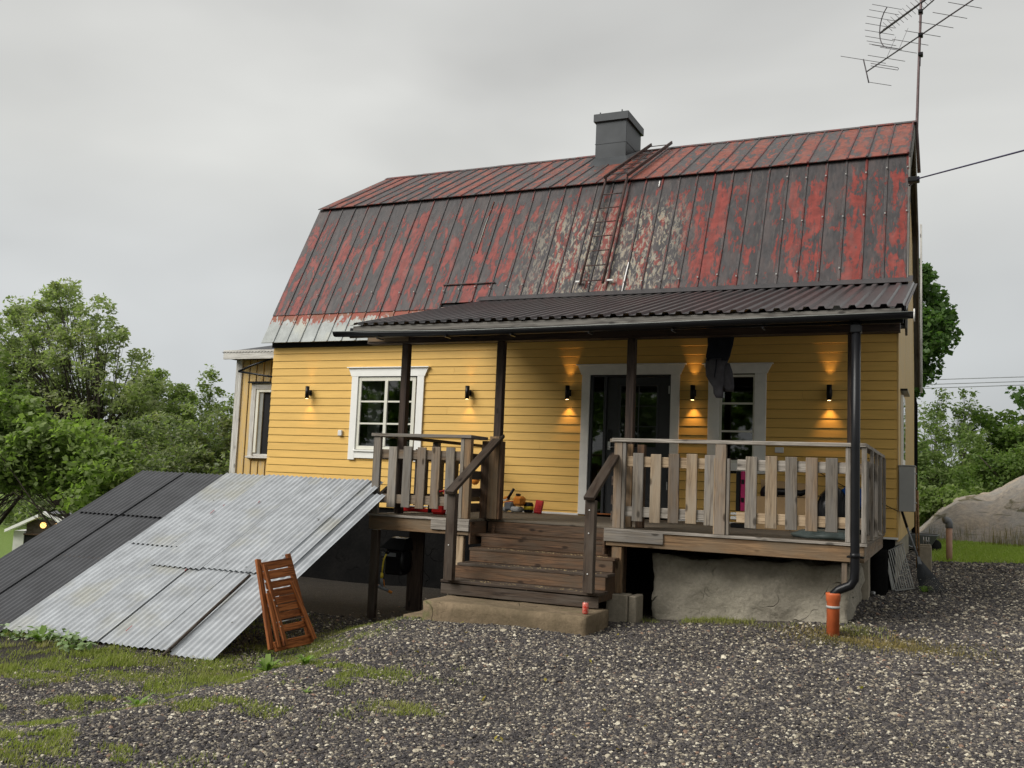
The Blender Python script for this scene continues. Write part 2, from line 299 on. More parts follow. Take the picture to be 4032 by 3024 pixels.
def glass(name,tint=.75,f=1.0,rough=.02):
    m,nt,p=newmat(name); nt.nodes.remove(p); out=nt.nodes['Material Output']
    t=N(nt,'ShaderNodeBsdfTransparent'); t.inputs[0].default_value=(tint,tint*1.02,tint,1); g=N(nt,'ShaderNodeBsdfGlossy'); g.inputs['Roughness'].default_value=rough
    g.inputs[0].default_value=(f,f,f,1)
    fr=N(nt,'ShaderNodeFresnel'); fr.inputs[0].default_value=1.5; x=N(nt,'ShaderNodeMixShader'); lk(nt,math_(nt,'MULTIPLY',fr.outputs[0],1.6),x.inputs[0]); lk(nt,t.outputs[0],x.inputs[1]); lk(nt,g.outputs[0],x.inputs[2]); lk(nt,x.outputs[0],out.inputs[0]); return m
M['glass']=glass('window_glass')
# ---------------------------------------------------------------- object helpers
WL={}   # world location of each object's origin (no rotations on parents)
def link(o,parent=None,loc=None):
    COL.objects.link(o)
    if parent is not None: o.parent=parent
    return o
def tag(o,label=None,cat=None,group=None,kind=None):
    if label: o['label']=label
    if cat: o['category']=cat
    if group: o['group']=group
    if kind: o['kind']=kind
    return o
def thing(name,label,cat,loc=(0,0,0),group=None):
    o=bpy.data.objects.new(name,None); o.empty_display_size=.1; COL.objects.link(o); o.location=loc; WL[o.name]=V(loc); return tag(o,label,cat,group)
def place(me,name,mat,parent,M4):
    """link mesh with world matrix M4 under parent"""
    o=bpy.data.objects.new(name,me); COL.objects.link(o)
    if not me.materials:
        for mm in (mat if isinstance(mat,(list,tuple)) else [mat]): me.materials.append(mm)
    if parent is not None:
        o.parent=parent; pl=WL.get(parent.name,V((0,0,0)))
        Mp=PM.get(parent.name,Matrix.Translation(pl)); o.matrix_local=Mp.inverted()@M4
    else: o.matrix_world=M4
    PM[o.name]=M4.copy(); WL[o.name]=M4.translation.copy(); return o
PM={}
def mesh(verts,faces,name='m',smooth=False):
    me=bpy.data.meshes.new(name); me.from_pydata([tuple(v) for v in verts],[],faces); me.update()
    if smooth:
        for p in me.polygons: p.use_smooth=True
    return me
def obj(name,verts,faces,mat,parent=None,smooth=False,fmat=None):
    """world-coordinate verts -> object centred on them"""
    vs=[V(v) for v in verts]; c=V((sum((v.x for v in vs))/len(vs),sum((v.y for v in vs))/len(vs),sum((v.z for v in vs))/len(vs)))
    me=mesh([v-c for v in vs],faces,name,smooth); o=place(me,name,mat,parent,Matrix.Translation(c))
    if fmat is not None:
        for p,i in zip(me.polygons,fmat): p.material_index=i
    return o
BC={}
def boxmesh(L,W,T,ch,mat):
    k=(round(L,4),round(W,4),round(T,4),ch,mat.name)
    if k in BC: return BC[k]
    bm=bmesh.new(); bmesh.ops.create_cube(bm,size=1); 
    for v in bm.verts: v.co=V((v.co.x*L,v.co.y*W,v.co.z*T))
    if ch: bmesh.ops.bevel(bm,geom=bm.edges[:],offset=min(ch,min(L,W,T)*.3),segments=1,affect='EDGES')
    me=bpy.data.meshes.new('board'); bm.to_mesh(me); bm.free(); me.materials.append(mat); BC[k]=me; return me
def board(name,p0,p1,W,T,mat,parent,up=(0,0,1),ch=.004):
    """plank from p0 to p1 (centre line); W across (perp. to up), T along up"""
    p0=V(p0);p1=V(p1); x=(p1-p0); L=x.length; x.normalize(); up=V(up)
    if abs(x.dot(up))>.98: up=V((0,1,0))
    y=up.cross(x).normalized(); z=x.cross(y)
    M4=Matrix(((x.x,y.x,z.x,0),(x.y,y.y,z.y,0),(x.z,y.z,z.z,0),(0,0,0,1))); M4.translation=(p0+p1)/2
    return place(boxmesh(L,W,T,ch,mat),name,mat,parent,M4)
def box(name,x0,x1,y0,y1,z0,z1,mat,parent,ch=.004):
    d=(x1-x0,y1-y0,z1-z0); c=((x0+x1)/2,(y0+y1)/2,(z0+z1)/2)
    if d[0]>=d[1] and d[0]>=d[2]: return board(name,(x0,c[1],c[2]),(x1,c[1],c[2]),d[1],d[2],mat,parent,(0,0,1),ch)
    if d[1]>=d[2]: return board(name,(c[0],y0,c[2]),(c[0],y1,c[2]),d[0],d[2],mat,parent,(0,0,1),ch)
    return board(name,(c[0],c[1],z0),(c[0],c[1],z1),d[0],d[1],mat,parent,(0,1,0),ch)
def tube_geo(pts,r,n=8,cap=True):
    pts=[V(p) for p in pts]; rs=r if isinstance(r,(list,tuple)) else [r]*len(pts); vs=[];fs=[]; prev=None
    for i,p in enumerate(pts):
        t=(pts[min(i+1,len(pts)-1)]-pts[max(i-1,0)]); t=t.normalized() if t.length>1e-9 else V((0,0,1))
        a=prev if prev is not None else (V((0,0,1)) if abs(t.z)<.9 else V((1,0,0)))
        a=(a-t*a.dot(t)); a=a.normalized() if a.length>1e-6 else t.orthogonal().normalized(); b=t.cross(a); prev=a
        for k in range(n):
            th=2*math.pi*k/n; vs.append(p+(a*math.cos(th)+b*math.sin(th))*rs[i])
    for i in range(len(pts)-1):
        for k in range(n): fs.append((i*n+k,i*n+(k+1)%n,(i+1)*n+(k+1)%n,(i+1)*n+k))
    if cap: fs.append(tuple(range(n))[::-1]); fs.append(tuple((len(pts)-1)*n+k for k in range(n)))
    return vs,fs
def tube(name,pts,r,mat,parent=None,n=8,smooth=True):
    vs,fs=tube_geo(pts,r,n); return obj(name,vs,fs,mat,parent,smooth)
def multi(geos):
    vs=[];fs=[]
    for v,f in geos:
        o=len(vs); vs+=list(v); fs+=[tuple(i+o for i in q) for q in f]
    return vs,fs
def boxgeo(x0,x1,y0,y1,z0,z1):
    v=[(x,y,z) for x in(x0,x1) for y in(y0,y1) for z in(z0,z1)]
    return v,[(0,1,3,2),(4,6,7,5),(0,4,5,1),(2,3,7,6),(0,2,6,4),(1,5,7,3)]
def lathe(name,c,prof,mat,parent=None,n=16,axis=(0,0,1)):
    ax=V(axis).normalized(); a=ax.orthogonal().normalized(); b=ax.cross(a); c=V(c); vs=[];fs=[]
    for (r,h) in prof:
        for k in range(n):
            t=2*math.pi*k/n; vs.append(c+ax*h+(a*math.cos(t)+b*math.sin(t))*max(r,1e-4))
    for i in range(len(prof)-1):
        for k in range(n): fs.append((i*n+k,i*n+(k+1)%n,(i+1)*n+(k+1)%n,(i+1)*n+k))
    fs.append(tuple(range(n))[::-1]); fs.append(tuple((len(prof)-1)*n+k for k in range(n)))
    o=obj(name,vs,fs,mat,parent,True); return o
def loft(name,rings,mat,parent=None,n=14,wr=.0,seed=0):
    """rings: (cx,cy,cz,rx,ry) horizontal ellipses"""
    r=random.Random(seed); vs=[];fs=[]
    ph=[r.uniform(0,6.3) for _ in range(6)]
    for i,(cx,cy,cz,rx,ry) in enumerate(rings):
        for k in range(n):
            t=2*math.pi*k/n; q=1+wr*(math.sin(3*t+ph[0]+i*.8)+.7*math.sin(5*t+ph[1]-i*1.3)+.5*r.uniform(-1,1))
            vs.append((cx+rx*q*math.cos(t),cy+ry*q*math.sin(t),cz+wr*.03*r.uniform(-1,1)))
    for i in range(len(rings)-1):
        for k in range(n): fs.append((i*n+k,i*n+(k+1)%n,(i+1)*n+(k+1)%n,(i+1)*n+k))
    fs.append(tuple(range(n))[::-1]); fs.append(tuple((len(rings)-1)*n+k for k in range(n)))
    return obj(name,vs,fs,mat,parent,True)
def npmesh(name,verts,faces,mat,parent=None,kind=None,smooth=False):
    """fast mesh: faces Nx3 or Nx4 array, world coordinates"""
    me=bpy.data.meshes.new(name); verts=np.asarray(verts,np.float32); faces=np.asarray(faces,np.int32); c=verts.mean(0); k=faces.shape[1]
    me.vertices.add(len(verts)); me.vertices.foreach_set('co',(verts-c).ravel()); me.loops.add(faces.size); me.loops.foreach_set('vertex_index',faces.ravel())
    me.polygons.add(len(faces)); me.polygons.foreach_set('loop_start',np.arange(len(faces),dtype=np.int32)*k)
    try: me.polygons.foreach_set('loop_total',np.full(len(faces),k,np.int32))
    except Exception: pass
    me.update(calc_edges=True)
    if smooth: me.polygons.foreach_set('use_smooth',np.ones(len(faces),bool))
    o=place(me,name,mat,parent,Matrix.Translation(V(c.tolist())))
    if kind: o['kind']=kind
    return o
# ---------------------------------------------------------------- terrain
def sst(x): x=np.clip(x,0,1); return x*x*(3-2*x)
def vnoise(x,y,s,seed=0):
    x=np.asarray(x,float)/s;y=np.asarray(y,float)/s
    xi=np.floor(x);yi=np.floor(y);fx=sst(x-xi);fy=sst(y-yi)
    def h(a,b): return np.modf(np.abs(np.sin(a*127.1+b*311.7+seed*74.7)*43758.5453))[0]
    return (h(xi,yi)*(1-fx)+h(xi+1,yi)*fx)*(1-fy)+(h(xi,yi+1)*(1-fx)+h(xi+1,yi+1)*fx)*fy
def gz(x,y):
    x=np.asarray(x,float);y=np.asarray(y,float)
    right=np.interp(y,[-30,-6,-3.4,-1,0,3,6,10,20,60],[-1.05,-1.03,-.93,-.79,-.75,-.60,-.52,-.44,-.4,-.4])
    wr=sst((x+2.7)/2.3); z=-1.055*(1-wr)+right*wr
    z=z-.295*sst((-4.75+.75*sst((-5.0-y)/1.4)-x)/1.3)*sst((y+10.9)/2.3)
    z=z-np.clip((-x-11)*.155,0,4.0)
    z=z+(vnoise(x,y,.9)-.5)*.045+(vnoise(x,y,.3,3)-.5)*.014
    return z
def gzf(x,y): return float(gz(x,y))
def axis_(lo,a,b,hi,fine,grow=1.35):
    m=list(np.arange(a,b+1e-6,fine)); s=fine; x=a
    l=[]
    while x>lo: s*=grow; x-=s; l.append(x)
    r=[];x=b;s=fine
    while x<hi: s*=grow; x+=s; r.append(x)
    return np.array(l[::-1]+m+r)
gx=axis_(-420,-10,3.5,420,.11); gy=axis_(-420,-11,8,420,.11)
X,Y=np.meshgrid(gx,gy); Z=gz(X,Y); nx,ny=len(gx),len(gy)
i=np.arange(nx*ny).reshape(ny,nx); F=np.stack([i[:-1,:-1],i[:-1,1:],i[1:,1:],i[1:,:-1]],-1).reshape(-1,4)
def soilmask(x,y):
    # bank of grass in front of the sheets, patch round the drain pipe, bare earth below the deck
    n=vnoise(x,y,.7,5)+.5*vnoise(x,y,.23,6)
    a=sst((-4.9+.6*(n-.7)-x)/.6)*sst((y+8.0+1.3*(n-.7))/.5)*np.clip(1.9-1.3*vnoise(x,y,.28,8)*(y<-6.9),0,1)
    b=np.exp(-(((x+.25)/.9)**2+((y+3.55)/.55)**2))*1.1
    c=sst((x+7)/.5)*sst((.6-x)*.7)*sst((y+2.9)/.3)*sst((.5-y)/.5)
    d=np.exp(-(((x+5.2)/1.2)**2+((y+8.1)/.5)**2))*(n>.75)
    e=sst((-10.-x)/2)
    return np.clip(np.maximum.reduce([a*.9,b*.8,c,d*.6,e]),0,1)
def lawnmask(x,y):
    n=vnoise(x,y,.8,9)
    return np.clip(sst((y-3.6-.55*(x-.55)-.5*(n-.5))/.6)*sst((x-.15)/.4)+sst((y-9)/3)+.35*sst((-12-x)/3),0,1)
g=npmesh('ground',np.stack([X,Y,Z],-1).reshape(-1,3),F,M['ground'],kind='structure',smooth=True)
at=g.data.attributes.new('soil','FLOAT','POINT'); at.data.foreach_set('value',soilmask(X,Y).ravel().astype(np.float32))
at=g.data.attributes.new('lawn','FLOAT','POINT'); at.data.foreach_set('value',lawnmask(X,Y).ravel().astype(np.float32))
# ---------------------------------------------------------------- the house
P_=.135; Z1=2.622; L_=10.69; XR=.126; XL=-10.825
H=thing('yellow_house','yellow clapboard house with a red flaking tin gambrel roof','house',(-5.3,3.7,-.8))
# foundation
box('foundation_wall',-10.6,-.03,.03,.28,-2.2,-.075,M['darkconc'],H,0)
box('foundation_wall',-.31,-.03,.29,7.3,-2.2,-.09,M['concrete'],H,0)
# inner shell so that no light leaks through the gaps between boards
OPEN=[(-8.80,-7.62,.90,2.19),(-4.465,-3.165,.03,2.19),(-2.46,-1.88,.87,2.19)]
def shell():
    zs=[-.06,.03,.87,.90,2.19,2.80]; xs=[-L_+.03,-8.80,-7.62,-4.465,-3.165,-2.46,-1.88,-.03]; geos=[]
    for a in range(len(xs)-1):
        for b in range(len(zs)-1):
            cx=(xs[a]+xs[a+1])/2; cz=(zs[b]+zs[b+1])/2
            if any(o[0]<cx<o[1] and o[2]<cz<o[3] for o in OPEN): continue
            geos.append(([(xs[a],.01,zs[b]),(xs[a+1],.01,zs[b]),(xs[a+1],.01,zs[b+1]),(xs[a],.01,zs[b+1])],[(0,1,2,3)]))
    return multi(geos)
vs,fs=shell(); obj('wall_sheathing',vs,fs,M['blackmatte'],H)
box('back_wall',-L_+.05,-.05,7.25,7.35,-.06,2.85,M['yellow'],H,0)
box('side_wall',-L_+.02,-L_+.08,.03,7.2,-.06,2.83,M['yellow'],H,0)
# siding, board by board
def siding(x0,x1,z0,z1,lap=True):
    vs=[(x0,.008,z0),(x0,.008,z1),(x0,-.012,z1),(x0,-.022,z0+.008),(x0,-.019,z0)]
    vs+=[(x1,a,b) for _,a,b in vs]; n=5
    fs=[tuple(range(n))[::-1],tuple(range(n,2*n))]+[(k,(k+1)%n,(k+1)%n+n,k+n) for k in range(n)]
    return obj('siding_board',vs,fs,M['yellow'],H)
JO={3:[-6.9],17:[-9.42],8:[-7.0],12:[-5.3],6:[-1.25]}
for k in range(0,21):
    zt=Z1-(k-1)*P_ ; zb=zt-P_+.007
    if k==0: zt=Z1+.12; zb=Z1+.0055; 
    else: zt=Z1-(k-1)*P_-0.0; zb=Z1-k*P_+.0055
    if k==20: zb=-.055
    segs=[(-L_,-.0)]
    for (a,b,c,d) in OPEN:
        lo,hi=(a-.04,b+.04); n=[]
        for s in segs:
            if zt>c-.02 and zb<d+.02 and s[0]<lo and s[1]>hi: n+= [(s[0],lo),(hi,s[1])]
            else: n.append(s)
        segs=n
    for j in JO.get(k,[]):
        segs=[q for s in segs for q in ([(s[0],j-.0015),(j+.0015,s[1])] if s[0]<j<s[1] else [s])]
    for s in segs: siding(s[0],s[1],zb,zt)
box('base_trim',-5.62,-4.60,-.035,-.004,.0,.03,M['whitetrim'],H,.002)
box('base_trim',-3.02,.02,-.040,-.004,-.085,-.057,M['whitetrim'],H,.002)
box('base_trim',-3.02,-.2,-.035,-.027,.002,.03,M['whitetrim'],H,.002)
box('soffit_band',-L_-.02,.02,-.05,.0,2.745,2.835,M['blackmatte'],H,0)
# gable wall seen edge-on at the right: vertical boards
y=.0
while y<7.2:
    ztop=2.83 if y<.3 or y>7 else 2.83
    yy=min(y,7.41-y-.145); zt_=2.62+(yy+.194)*1.89 if yy<1.33 else 5.45+(yy-1.33)*.566
    box('gable_board',.002,.024,y+.004,y+.14,-.12,zt_,M['yellowold'],H,.002); y+=.145
gw=thing if 0 else None
gwf=box('window',.025,.06,.62,1.42,.93,1.95,M['white'],H,.004)
box('pane',.061,.064,.72,1.32,1.03,1.85,M['glass'],gwf,0)
board('window_hood',(.06,.55,2.02),(.06,1.5,2.02),.12,.03,M['black'],gwf)
# gable bargeboards and soffit (gambrel outline)
prof=[(-.194,2.841),(1.33,5.722),(3.705,7.066),(6.08,5.722),(7.604,2.841)]
for (a,b) in zip(prof[:-1],prof[1:]):
    board('bargeboard',(XR+.0,a[0]+.02,a[1]-.10),(XR+.0,b[0]+.0,b[1]-.10),.03,.19,M['barge'],H,(0,-(b[1]-a[1]),b[0]-a[0]) if 0 else (0,0,1))
    n_=V((0,-(b[1]-a[1]),b[0]-a[0])).normalized()
    board('verge_soffit',(XR/2+.0,a[0],a[1]-.06),(XR/2+.0,b[0],b[1]-.06),.11,.02,M['barge'],H,tuple(n_))
board('verge_flashing',(XR+.03,7.3,6.2),(XR+.03,7.62,2.66),.04,.12,M['whitewood'],H)
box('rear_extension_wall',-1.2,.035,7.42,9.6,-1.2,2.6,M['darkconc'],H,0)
# ---- roof panels
def slope_matrix(xc,a,b,off=0):
    a=V((0,*a));b=V((0,*b)); yv=(b-a).normalized(); xv=V((1,0,0)); zv=xv.cross(yv); c=(a+b)/2+zv*off; c.x=xc
    return Matrix(((xv.x,yv.x,zv.x,c.x),(xv.y,yv.y,zv.y,c.y),(xv.z,yv.z,zv.z,c.z),(0,0,0,1))),(b-a).length
NP=37; PW=(XR-XL)/NP
def panelgeo(L,seed,end=.0):
    r=random.Random(seed); h=PW/2; rows=7; prof=[(-h,.0),(-h+.03,.001),(0,.002+r.uniform(-.002,.003)),(h-.045,.001),(h-.036,.003),(h-.028,.017),(h-.012,.017),(h-.004,.003),(h,.0)]
    vs=[];fs=[];fm=[]; n=len(prof)
    for j in range(rows):
        y=-L/2+L*j/(rows-1); wv=r.uniform(-.004,.004)
        for k,(x,z) in enumerate(prof):
            vs.append((x+(wv if 3<k<8 else 0),y,z+(r.uniform(-.003,.003) if k==2 else 0)))
    for j in range(rows-1):
        for k in range(n-1): fs.append((j*n+k,j*n+k+1,(j+1)*n+k+1,(j+1)*n+k)); fm.append(1 if 3<=k<=7 else 0)
    # thickness at the eave end and underside
    b=len(vs); vs+=[(x,y,-.012) for x,y,z in vs[:n]]; 
    for k in range(n-1): fs.append((k,b+k,b+k+1,k+1)); fm.append(1)
    b2=len(vs); vs+=[(-h,L/2,-.012),(h,L/2,-.012)]; fs.append((b,b2,b2+1,b+n-1)); fm.append(1)
    return vs,fs,fm
def panels(a,b,mat,name,i0,i1,off,seed):
    out=[]
    for i in range(i0,i1):
        xc=XL+PW*(i+.5); M4,L=slope_matrix(xc,a,b,off+random.uniform(-.002,.002))
        vs,fs,fm=panelgeo(L,seed+i); me=mesh(vs,fs,name)
        me.materials.append(mat); me.materials.append(M['rib'] if mat is not M['galvroof'] else mat)
        for p,q in zip(me.polygons,fm): p.material_index=q
        out.append(place(me,name,mat,H,M4))
    return out
def lerp2(a,b,t): return (a[0]+(b[0]-a[0])*t,a[1]+(b[1]-a[1])*t)
E,K,R_,K2,E2=prof
tg=(3.35-E[1])/(K[1]-E[1])
panels(lerp2(E,K,tg),K,M['roofred'],'roof_panel',0,12,.03,100)           # left part: paint stops above a galvanised strip
panels(lerp2(E,K,.215),K,M['roofred'],'roof_panel',12,NP,.03,100)
panels((E[0]-.02,E[1]-.035),lerp2(E,K,tg+.015),M['galvroof'],'galvanised_panel',0,16,.014,300)
up0=(K[0]-.075,K[1]-.042)
panels(up0,R_,M['roofupper'],'roof_panel',0,NP,.055,500)
# rear slopes, one sheet each (not in view)
for a,b in ((R_,K2),(K2,E2)):
    M4,L=slope_matrix((XL+XR)/2,a,b,.03); me=boxmesh(XR-XL,L,.02,0,M['roofupper']); place(me,'rear_roof_sheet',M['roofupper'],H,M4)
M4,L=slope_matrix((XL+XR)/2,E,K,-.02); place(boxmesh(XR-XL-.02,L,.03,0,M['blackmatte']),'roof_sheathing',M['blackmatte'],H,M4)
M4,L=slope_matrix((XL+XR)/2,K,R_,-.0); place(boxmesh(XR-XL-.02,L,.03,0,M['blackmatte']),'roof_sheathing',M['blackmatte'],H,M4)
for i in range(12):   # ridge caps
    x0=XL+(XR-XL)*i/12; x1=XL+(XR-XL)*(i+1)/12+.03
    if x0<-5.6+.6 and x1>-5.55: pass
    z=R_[1]+.07+.004*(i%2)
    obj('ridge_cap',[(x0,R_[0]-.13,z-.065),(x0,R_[0],z+.012),(x0,R_[0]+.13,z-.065),(x1,R_[0]-.13,z-.065),(x1,R_[0],z+.012),(x1,R_[0]+.13,z-.065)],[(0,3,4,1),(1,4,5,2)],M['rib'],H)
# sealant runs, screws and snow-guard clips on the lower slope
def onslope(x,t,off=.05):
    p=lerp2(E,K,t); n=V((0,-(K[1]-E[1]),K[0]-E[0])).normalized(); return V((x,p[0],p[1]))+n*off
sealmat=simple('white_sealant',(.80,.80,.77),.5,var=.02)
for x0,ts in ((-4.03,[.235,.30,.36,.42]),(-3.80,[.93,.97]),(-6.9,[.55,.75,.93])):
    pts=[onslope(x0+.02*math.sin(7*t+x0)+ (t-ts[0])*.06,t,.042) for t in ts]
    tube('sealant_run',pts,.011 if x0>-6 else .008,sealmat if x0>-6 else M['galvroof'],H,6)
clipmat=simple('dull_zinc_clip',(.42,.42,.40),.5)
for i in range(2,NP):
    x=XL+PW*(i+1)-.025
    for t in ((.30,) if i<34 and random.random()<.75 else ())+((.62,.9) if i>29 else ()):
        c=onslope(x,t+random.uniform(-.01,.01),.068); vs,fs=boxgeo(c.x-.009,c.x+.009,c.y-.009,c.y+.009,c.z-.010,c.z+.010); obj('clip',vs,fs,clipmat,H)
# repair flap in the lower slope
c0=onslope(-7.35,.33,.05)
board('patch_seam',tuple(onslope(-7.35,.335,.05)),tuple(onslope(-6.35,.335,.05)),.03,.02,M['rib'],H)
# ---- chimney (sub-parts)
ch=box('chimney',-5.545,-4.925,2.80,3.74,6.2,7.50,M['chimney'],H,.006)
box('chimney_cap',-5.585,-4.88,2.755,3.785,7.46,7.615,M['chimney'],ch,.006)
box('seam',-5.551,-4.919,2.794,3.746,7.02,7.035,M['chimney'],ch,.0)
obj('flashing',[(-5.66,2.62,6.49),(-4.80,2.62,6.49),(-4.925,2.795,6.74),(-5.545,2.795,6.74),(-4.80,3.70,7.10),(-4.92,3.74,7.16)],[(0,1,2,3),(1,4,5,2)],M['chimney'],ch)
box('cap_lug',-5.47,-5.45,2.78,2.80,7.615,7.65,M['chimney'],ch,0); box('cap_lug',-5.03,-5.01,2.78,2.80,7.615,7.66,M['chimney'],ch,0)
# ---- roof ladder
ladmat=simple('rusty_brown_steel',(.085,.052,.045),.6,.2,var=.25)
lad=tube('roof_ladder',[onslope(-4.745,.285,.14),onslope(-4.745,1.0,.14)],.018,ladmat,H,4)
for x in (-4.36,): tube('ladder_rail',[onslope(x,.27,.14),onslope(x,.99,.14)],.026,ladmat,lad,4)
tube('ladder_rail',[onslope(-4.745,.27,.14),onslope(-4.745,.99,.14)],.022,ladmat,lad,4)
for k in range(8): 
    t=.29+k*.098; tube('rung',[onslope(-4.75,t,.14),onslope(-4.355,t,.14)],.009,ladmat,lad,6)
def onup(x,t,off=.1):
    p=lerp2(K,R_,t); n=V((0,-(R_[1]-K[1]),R_[0]-K[0])).normalized(); return V((x,p[0],p[1]))+n*off
for x in (-4.745,-4.33): board('ladder_rail',tuple(onup(x,-.06,.15)),tuple(onup(x+.05,1.03,.15)),.03,.06,ladmat,lad)
for k in range(7):
    t=.02+k*.155; tube('rung',[onup(-4.74+.05*t,t,.15),onup(-4.33+.05*t,t,.15)],.009,ladmat,lad,6)
for x in (-4.80,-4.27): 
    c=onslope(x,.30,.09); vs,fs=boxgeo(c.x-.05,c.x+.05,c.y-.02,c.y+.02,c.z-.012,c.z+.012); obj('bracket',vs,fs,sealmat,lad)
# ---- windows and door
def casing(x0,x1,z0,z1,zt,par,bottom=True,w=.135,mat=None):
    m=mat or M['white']
    box('casing',x0,x0+w,-.052,-.018,z0,z1,m,par); box('casing',x1-w,x1,-.052,-.018,z0,z1,m,par)
    # flared head board
    f=.075
    vs=[(x0-.01,-.055,z1+.001),(x1+.01,-.055,z1+.001),(x1+f,-.055,zt),(x0-f,-.055,zt)]; vs+=[(a,-.012,c) for a,_,c in vs]
    obj('head_casing',vs,[(0,1,2,3),(7,6,5,4),(0,4,5,1),(1,5,6,2),(2,6,7,3),(3,7,4,0)],m,par)
    box('drip_cap',x0-f-.02,x1+f+.02,-.085,-.012,zt+.001,zt+.018,m,par,.002)
    if bottom: box('casing',x0+w,x1-w,-.052,-.018,z0+.03,z0+.145,m,par)
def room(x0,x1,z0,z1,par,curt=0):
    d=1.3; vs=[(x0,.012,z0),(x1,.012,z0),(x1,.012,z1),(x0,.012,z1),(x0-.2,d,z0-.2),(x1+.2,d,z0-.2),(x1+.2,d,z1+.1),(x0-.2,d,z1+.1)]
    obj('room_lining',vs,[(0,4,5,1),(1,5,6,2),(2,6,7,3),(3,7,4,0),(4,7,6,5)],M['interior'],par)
wl=box('window',-8.785,-7.625,-.028,-.0,.92,.985,M['cream'],H,.003)
casing(-8.915,-7.455,.74,2.20,2.345,wl)
for a in ((-8.785,-8.72,.985,2.185),(-7.69,-7.625,.985,2.185),(-8.72,-7.69,2.12,2.185)): box('window_frame',a[0],a[1],-.030,.0,a[2],a[3],M['cream'],wl,.003)
for (a,b) in ((-8.70,-8.21),(-8.15,-7.70)): pass
box('window_frame',-8.235,-8.175,-.036,-.004,.985,2.12,M['cream'],wl,.003)
for z in (1.36,1.745): box('muntin',-8.72,-8.235,-.026,-.010,z,z+.03,M['cream'],wl,.002); box('muntin',-8.175,-7.69,-.026,-.010,z,z+.03,M['cream'],wl,.002)
for a,b in ((-8.72,-8.235),(-8.175,-7.69)):
    for c,d in ((.985,1.36),(1.39,1.745),(1.775,2.12)): box('pane',a,b,-.010,-.006,c,d,M['glass'],wl,0)
box('window_sill',-8.80,-7.61,-.075,-.03,.885,.915,M['white'],wl,.003)
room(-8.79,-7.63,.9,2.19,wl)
obj('curtain',[(-8.74,.25,.9),(-8.50,.28,.9),(-8.50,.28,2.19),(-8.74,.25,2.19)],[(0,1,2,3)],M['curtain'],wl)
box('inner_sill',-8.78,-7.64,.03,.25,.95,.985,M['white'],wl,0)
pl=thing('potted_plant','pale green bushy potted plant behind the right pane of the six-pane window','plant',(-7.85,.14,.985))
lathe('pot',(-7.85,.14,.986),[(.05,0),(.065,.1)],M['white'],pl,12)
def leafcloud(name,centers,radii,n,size,mat,parent=None,kind=None,seed=0,up=.3,aspect=.55,shape='diamond'):
    """many leaf-sized faces scattered round cluster centres"""
    r=np.random.default_rng(seed); c=np.asarray(centers,float); rad=np.asarray(radii,float)
    idx=r.integers(0,len(c),n); d=r.normal(size=(n,3)); d/=np.linalg.norm(d,axis=1)[:,None]+1e-9
    p=c[idx]+d*(rad[idx]*r.random(n)**.45)[:,None]*(np.array([1,1,.8]))
    a=r.normal(size=(n,3)); a[:,2]*=.6; a/=np.linalg.norm(a,axis=1)[:,None]
    nn=r.normal(size=(n,3)); nn[:,2]+=up*3; nn-= (nn*a).sum(1)[:,None]*a; nn/=np.linalg.norm(nn,axis=1)[:,None]
    b=np.cross(a,nn); s=(size*(.6+.8*r.random(n)))[:,None]
    v0=p-a*s*.5; v2=p+a*s*.5; v1=p+b*s*aspect*.5+nn*s*.08; v3=p-b*s*aspect*.5+nn*s*.08
    vs=np.stack([v0,v1,v2,v3],1).reshape(-1,3); f=np.arange(n*4).reshape(n,4)
    return npmesh(name,vs,f,mat,parent,kind)
leafcloud('foliage',[(-7.85,.14,1.25),(-7.80,.14,1.38),(-7.9,.14,1.15)],[.13,.10,.1],500,.05,M['leafpale'],pl,seed=3)
wr=box('window',-2.425,-1.915,-.028,.0,.885,.93,M['cream'],H,.003)
casing(-2.60,-1.755,.74,2.20,2.335,wr,w=.165,mat=M['whitetrim'])
for a in ((-2.435,-2.40,.93,2.185),(-1.945,-1.91,.93,2.185),(-2.40,-1.945,2.15,2.185)): box('window_frame',a[0],a[1],-.030,.0,a[2],a[3],M['cream'],wr,.003)
for z in (1.335,1.745): box('muntin',-2.40,-1.945,-.026,-.010,z,z+.028,M['cream'],wr,.002)
for c,d in ((.93,1.335),(1.363,1.745),(1.773,2.15)): box('pane',-2.40,-1.945,-.010,-.006,c,d,M['glass'],wr,0)
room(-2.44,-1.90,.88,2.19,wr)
dr=box('entrance_door',-4.19,-3.19,.0,.05,.055,2.165,M['door'],H,.004)
casing(-4.60,-3.035,.02,2.195,2.345,dr,False,.135,M['whitetrim'])
box('door_frame',-4.468,-4.42,-.035,.045,.03,2.19,M['door'],dr); box('door_frame',-4.42,-3.17,-.035,.045,2.168,2.194,M['door'],dr); box('door_frame',-3.188,-3.166,-.035,.045,.03,2.168,M['door'],dr)
box('door_frame',-4.235,-4.192,-.035,.045,.03,2.168,M['door'],dr); box('side_light',-4.42,-4.235,.0,.006,.08,2.165,M['glass'],dr,0)
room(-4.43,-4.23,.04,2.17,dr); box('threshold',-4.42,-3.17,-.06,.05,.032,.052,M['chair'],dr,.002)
def doorpane(x0,x1,z0,z1): box('pane',x0,x1,-.008,-.004,z0,z1,M['glass'],dr,0)
for a in ((-3.99,-3.965,1.08,2.03),(-3.39,-3.365,1.08,2.03)): box('panel_moulding',a[0],a[1],-.014,.0,a[2],a[3],M['door'],dr,.004)
for z in (1.06,2.03): box('panel_moulding',-3.99,-3.365,-.014,.0,z,z+.025,M['door'],dr,.004)
for i in range(2):
    for j in range(3): doorpane(-3.96+i*.29,-3.96+i*.29+.275,1.09+j*.315,1.09+j*.315+.30)
